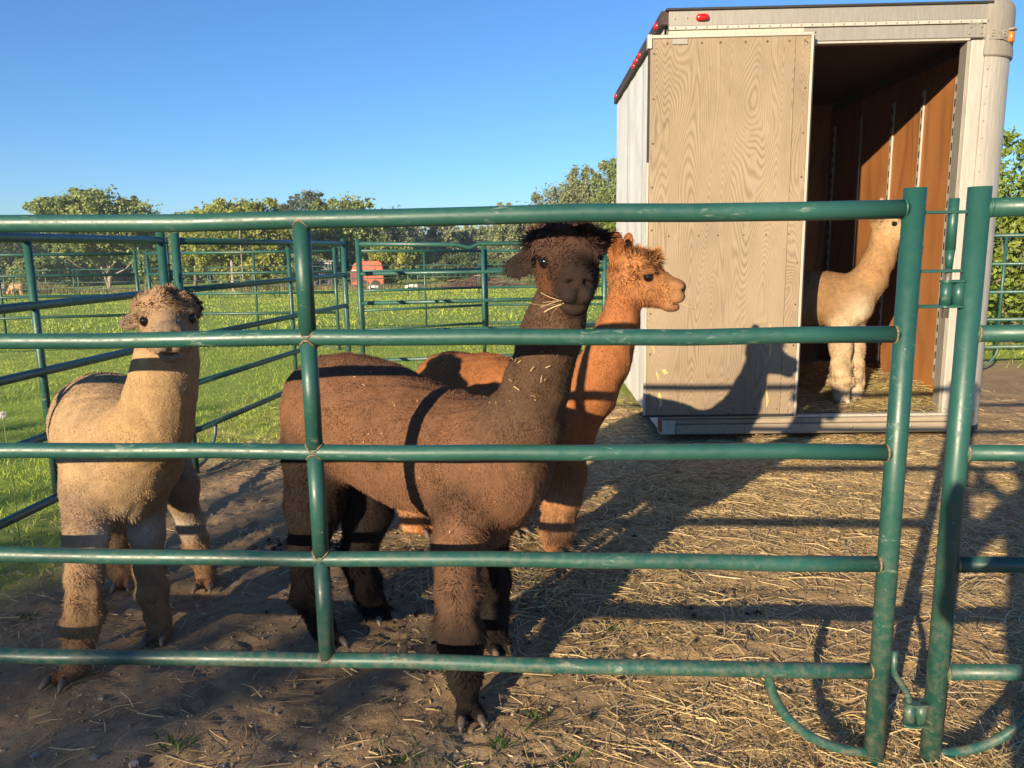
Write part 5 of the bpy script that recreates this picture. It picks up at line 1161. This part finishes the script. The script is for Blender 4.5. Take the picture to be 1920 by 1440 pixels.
def sheep(label, x, y, rz, s, c):
    g = float(terrain(x, y)); B = Blob(); R = rot_from((math.cos(rz), math.sin(rz), 0)); f = R[:, 1]; o = np.array([x, y, g]); up = np.array([0, 0, 1.0]); r_ = R[:, 0]
    B.ell(o + up * .55 * s, (.24 * s, .42 * s, .26 * s), R, .08, 'body'); B.ell(o + up * .60 * s - f * .25 * s, (.23 * s, .25 * s, .24 * s), R, .08, 'body')
    B.cap(o + f * .34 * s + up * .55 * s, o + f * .52 * s + up * .30 * s, .13 * s, .09 * s, .06, 'neck'); B.ell(o + f * .60 * s + up * .17 * s, (.075 * s, .14 * s, .085 * s), rot_from(f * .6 - up), .04, 'head')
    for a in (-.28, .26):
        for b in (-.13, .13): B.cap(o + f * a * s + r_ * b * s + up * .42 * s, o + f * a * s + r_ * b * s + up * .02, .075 * s, .04 * s, .05, 'leg')
    for b in (-1, 1): B.ell(o + f * .50 * s + r_ * b * .09 * s + up * .27 * s, (.05 * s, .02 * s, .02 * s), R, .02, 'ear')
    V, Q = B.mesh(.035); C = np.tile(np.array(c), (len(V), 1)) * (1 + .15 * vnoise(V, 6)[:, :1]); t = empty('sheep', tuple(o)); tag(t, label, 'sheep', 'sheep grazing at the far left')
    link('body', np_mesh('body', V - o, Q, col=C), M_HIDE, t, True)
    N = normals(V, Q); k = RNG.integers(0, len(V), 1500); D = unit(N[k] + RNG.normal(0, .4, (1500, 3))); vv, q, tt, per = ribbons(V[k], D, RNG.uniform(.03, .07, 1500), np.full(1500, .03), D * 0, unit(np.cross(D, RNG.normal(0, 1, (1500, 3)))), 2)
    link('wool', np_mesh('wool', vv - o, q, tt, np.repeat(C[k], per, 0)), M_FLEECE, t)['kind'] = 'stuff'
_x, _ = PT(31, 540, 52); sheep('pale tan sheep grazing beyond the panels, the second from the left edge', _x, 52, 3.3, .95, (.48, .33, .20))
_x, _ = PT(4, 540, 53); sheep('greyish sheep cut off by the left frame edge, grazing', _x, 53, 2.6, .95, (.33, .25, .18))
_x, _ = PT(15, 540, 55); sheep('smaller sheep behind the two grazing at the far left', _x, 55, -.9, .75, (.30, .22, .15))

# dandelion clock by the left panel
def dandelion():
    p = at(5, 778, 3.3); g = float(GZ(p[0], p[1])); t = empty('dandelion_clock', (p[0], p[1], g)); tag(t, 'white dandelion clock in the shaded grass at the left frame edge', 'dandelion'); hgt = p[2] - g
    MB().tube([(0, 0, 0), (.008, 0, hgt * .5), (0, 0, hgt)], .0022, 6).build('stem', plain('stem', (.13, .17, .05), .6), t)
    n = 260; d = unit(RNG.normal(0, 1, (n, 3))); r = np.tile([0, 0, hgt], (n, 1)); vv, q, tt, per = ribbons(r, d, np.full(n, .020), np.full(n, .0014), d * 0, unit(np.cross(d, RNG.normal(0, 1, (n, 3)))), 2)
    link('seed_head', np_mesh('seed_head', vv, q, tt, np.full((len(vv), 3), .75)), M_FLEECE, t)['kind'] = 'stuff'
dandelion()

# ------------------------------------------------------------------ behind the camera: what throws the long shadows
def photographer():
    B = Blob(); c = np.array([.10, -.42, 0]); Z = lambda x, y, z: c + np.array([x, y, z])
    B.cap(Z(0, 0, .95), Z(0, 0.02, 1.28), .15, .16, .06, 'body'); B.ell(Z(0, 0, 1.30), (.20, .11, .09), np.eye(3), .06, 'body'); B.cap(Z(0, .01, 1.34), Z(0, .03, 1.44), .055, .05, .03, 'neck')
    B.ell(Z(0, .05, 1.52), (.075, .095, .115), np.eye(3), .03, 'head'); B.ell(Z(0, .145, 1.505), (.015, .02, .02), np.eye(3), .015, 'head'); B.ell(Z(0, .02, 1.56), (.085, .10, .09), np.eye(3), .02, 'top')
    for s in (-1, 1):
        B.ell(Z(s * .078, .04, 1.51), (.012, .02, .03), np.eye(3), .01, 'head')
        B.cap(Z(s * .09, 0, .92), Z(s * .10, .02, .50), .095, .062, .05, 'leg'); B.cap(Z(s * .10, .02, .50), Z(s * .11, 0, .09), .058, .040, .04, 'leg'); B.ell(Z(s * .11, .06, .045), (.045, .13, .042), np.eye(3), .03, 'foot')
        B.cap(Z(s * .20, .0, 1.30), Z(s * .25, .18, 1.10), .055, .042, .05, 'body'); B.cap(Z(s * .25, .18, 1.10), Z(s * .085 - .10, .335, 1.315), .042, .03, .04, 'neck')
        h = Z(s * .075 - .10, .35, 1.335); B.ell(h, (.018, .035, .045), np.eye(3), .02, 'neck')
        for k in range(4): B.cap(h + [0, .01, .03 - .02 * k], h + [-s * .035, .045, .028 - .02 * k], .0085, .007, .006, 'neck')
        B.cap(h + [0, -.01, .02], h + [-s * .04, -.02, .03], .010, .008, .008, 'neck')
    V, Q = B.mesh(.012); V[:, 2] = np.maximum(V[:, 2], .004); W_ = B.weights(V, REGS); CM = np.zeros((len(REGS), 3)); CM[:] = (.12, .16, .25)
    for r_, cc in (('neck', (.5, .32, .23)), ('head', (.5, .32, .23)), ('leg', (.05, .06, .10)), ('foot', (.03, .03, .03)), ('top', (.06, .04, .03))): CM[REGS.index(r_)] = cc
    t = empty('person', tuple(c)); tag(t, 'person holding up a phone behind the viewpoint, seen only as a shadow', 'person'); link('body', np_mesh('body', V - c, Q, col=W_ @ CM), attr_mat('clothes_and_skin', .8), t, True)
    ph = MB().box(-.04, .04, -.075, -.067, 1.29, 1.43, .003).build('phone', M_DARKGAP); tag(ph, 'black phone held up in both hands', 'phone')
photographer()
def shade_tree(label, s, p0, p1, top, seed):
    x, y = SP(s, (p0 + p1) / 2); g = 0.0; r = random.Random(seed); lobes = []; n = 9
    for k in range(n):
        p = p0 + (p1 - p0) * (k + .5) / n; q = SP(s + r.uniform(-.6, .6), p); hgt = top(p); lobes.append(((q[0] - x, q[1] - y, hgt - 1.0 + r.uniform(-.08, .05)), (.8, .8, .95)))
        lobes.append(((q[0] - x, q[1] - y, hgt - 2.6), (1.1, 1.1, 1.5)))
        lobes.append(((q[0] - x, q[1] - y, hgt - 4.3), (1.1, 1.1, 1.6)))
    tree(label, x, y, 5, top((p0 + p1) / 2), n=3600, size=.20, seed=seed, lobes=lobes, group='trees behind the viewer', clumps=300, spread=.30)
_top = lambda p: 0.36 + (1.2 + 20) * math.tan(SUN_EL) + 0.20 * max(0, min(1.0, (-1.4 - p) / 0.9))
shade_tree('dense tree behind the viewer whose shadow covers the front left of the yard', -20, -6.4, -1.45, _top, 61)
shade_tree('second dense tree behind the viewer, farther to the left', -20, -12.5, -6.2, _top, 62)

# ------------------------------------------------------------------ thin summer haze over the whole place
def haze():
    m = bpy.data.materials.new('thin_haze'); m.use_nodes = True; n = m.node_tree.nodes; n.remove(n['Principled BSDF'])
    v = n.new('ShaderNodeVolumePrincipled'); v.inputs['Color'].default_value = (0.74, 0.86, 1.0, 1); v.inputs['Density'].default_value = 0.0008; v.inputs['Anisotropy'].default_value = 0.2
    m.node_tree.links.new(v.outputs[0], n['Material Output'].inputs['Volume'])
    o = MB().box(-760, 760, -80, 960, -12, 13).build('haze', m); tag(o, 'thin pale summer haze over the yard and field', 'haze', kind='stuff')
haze()
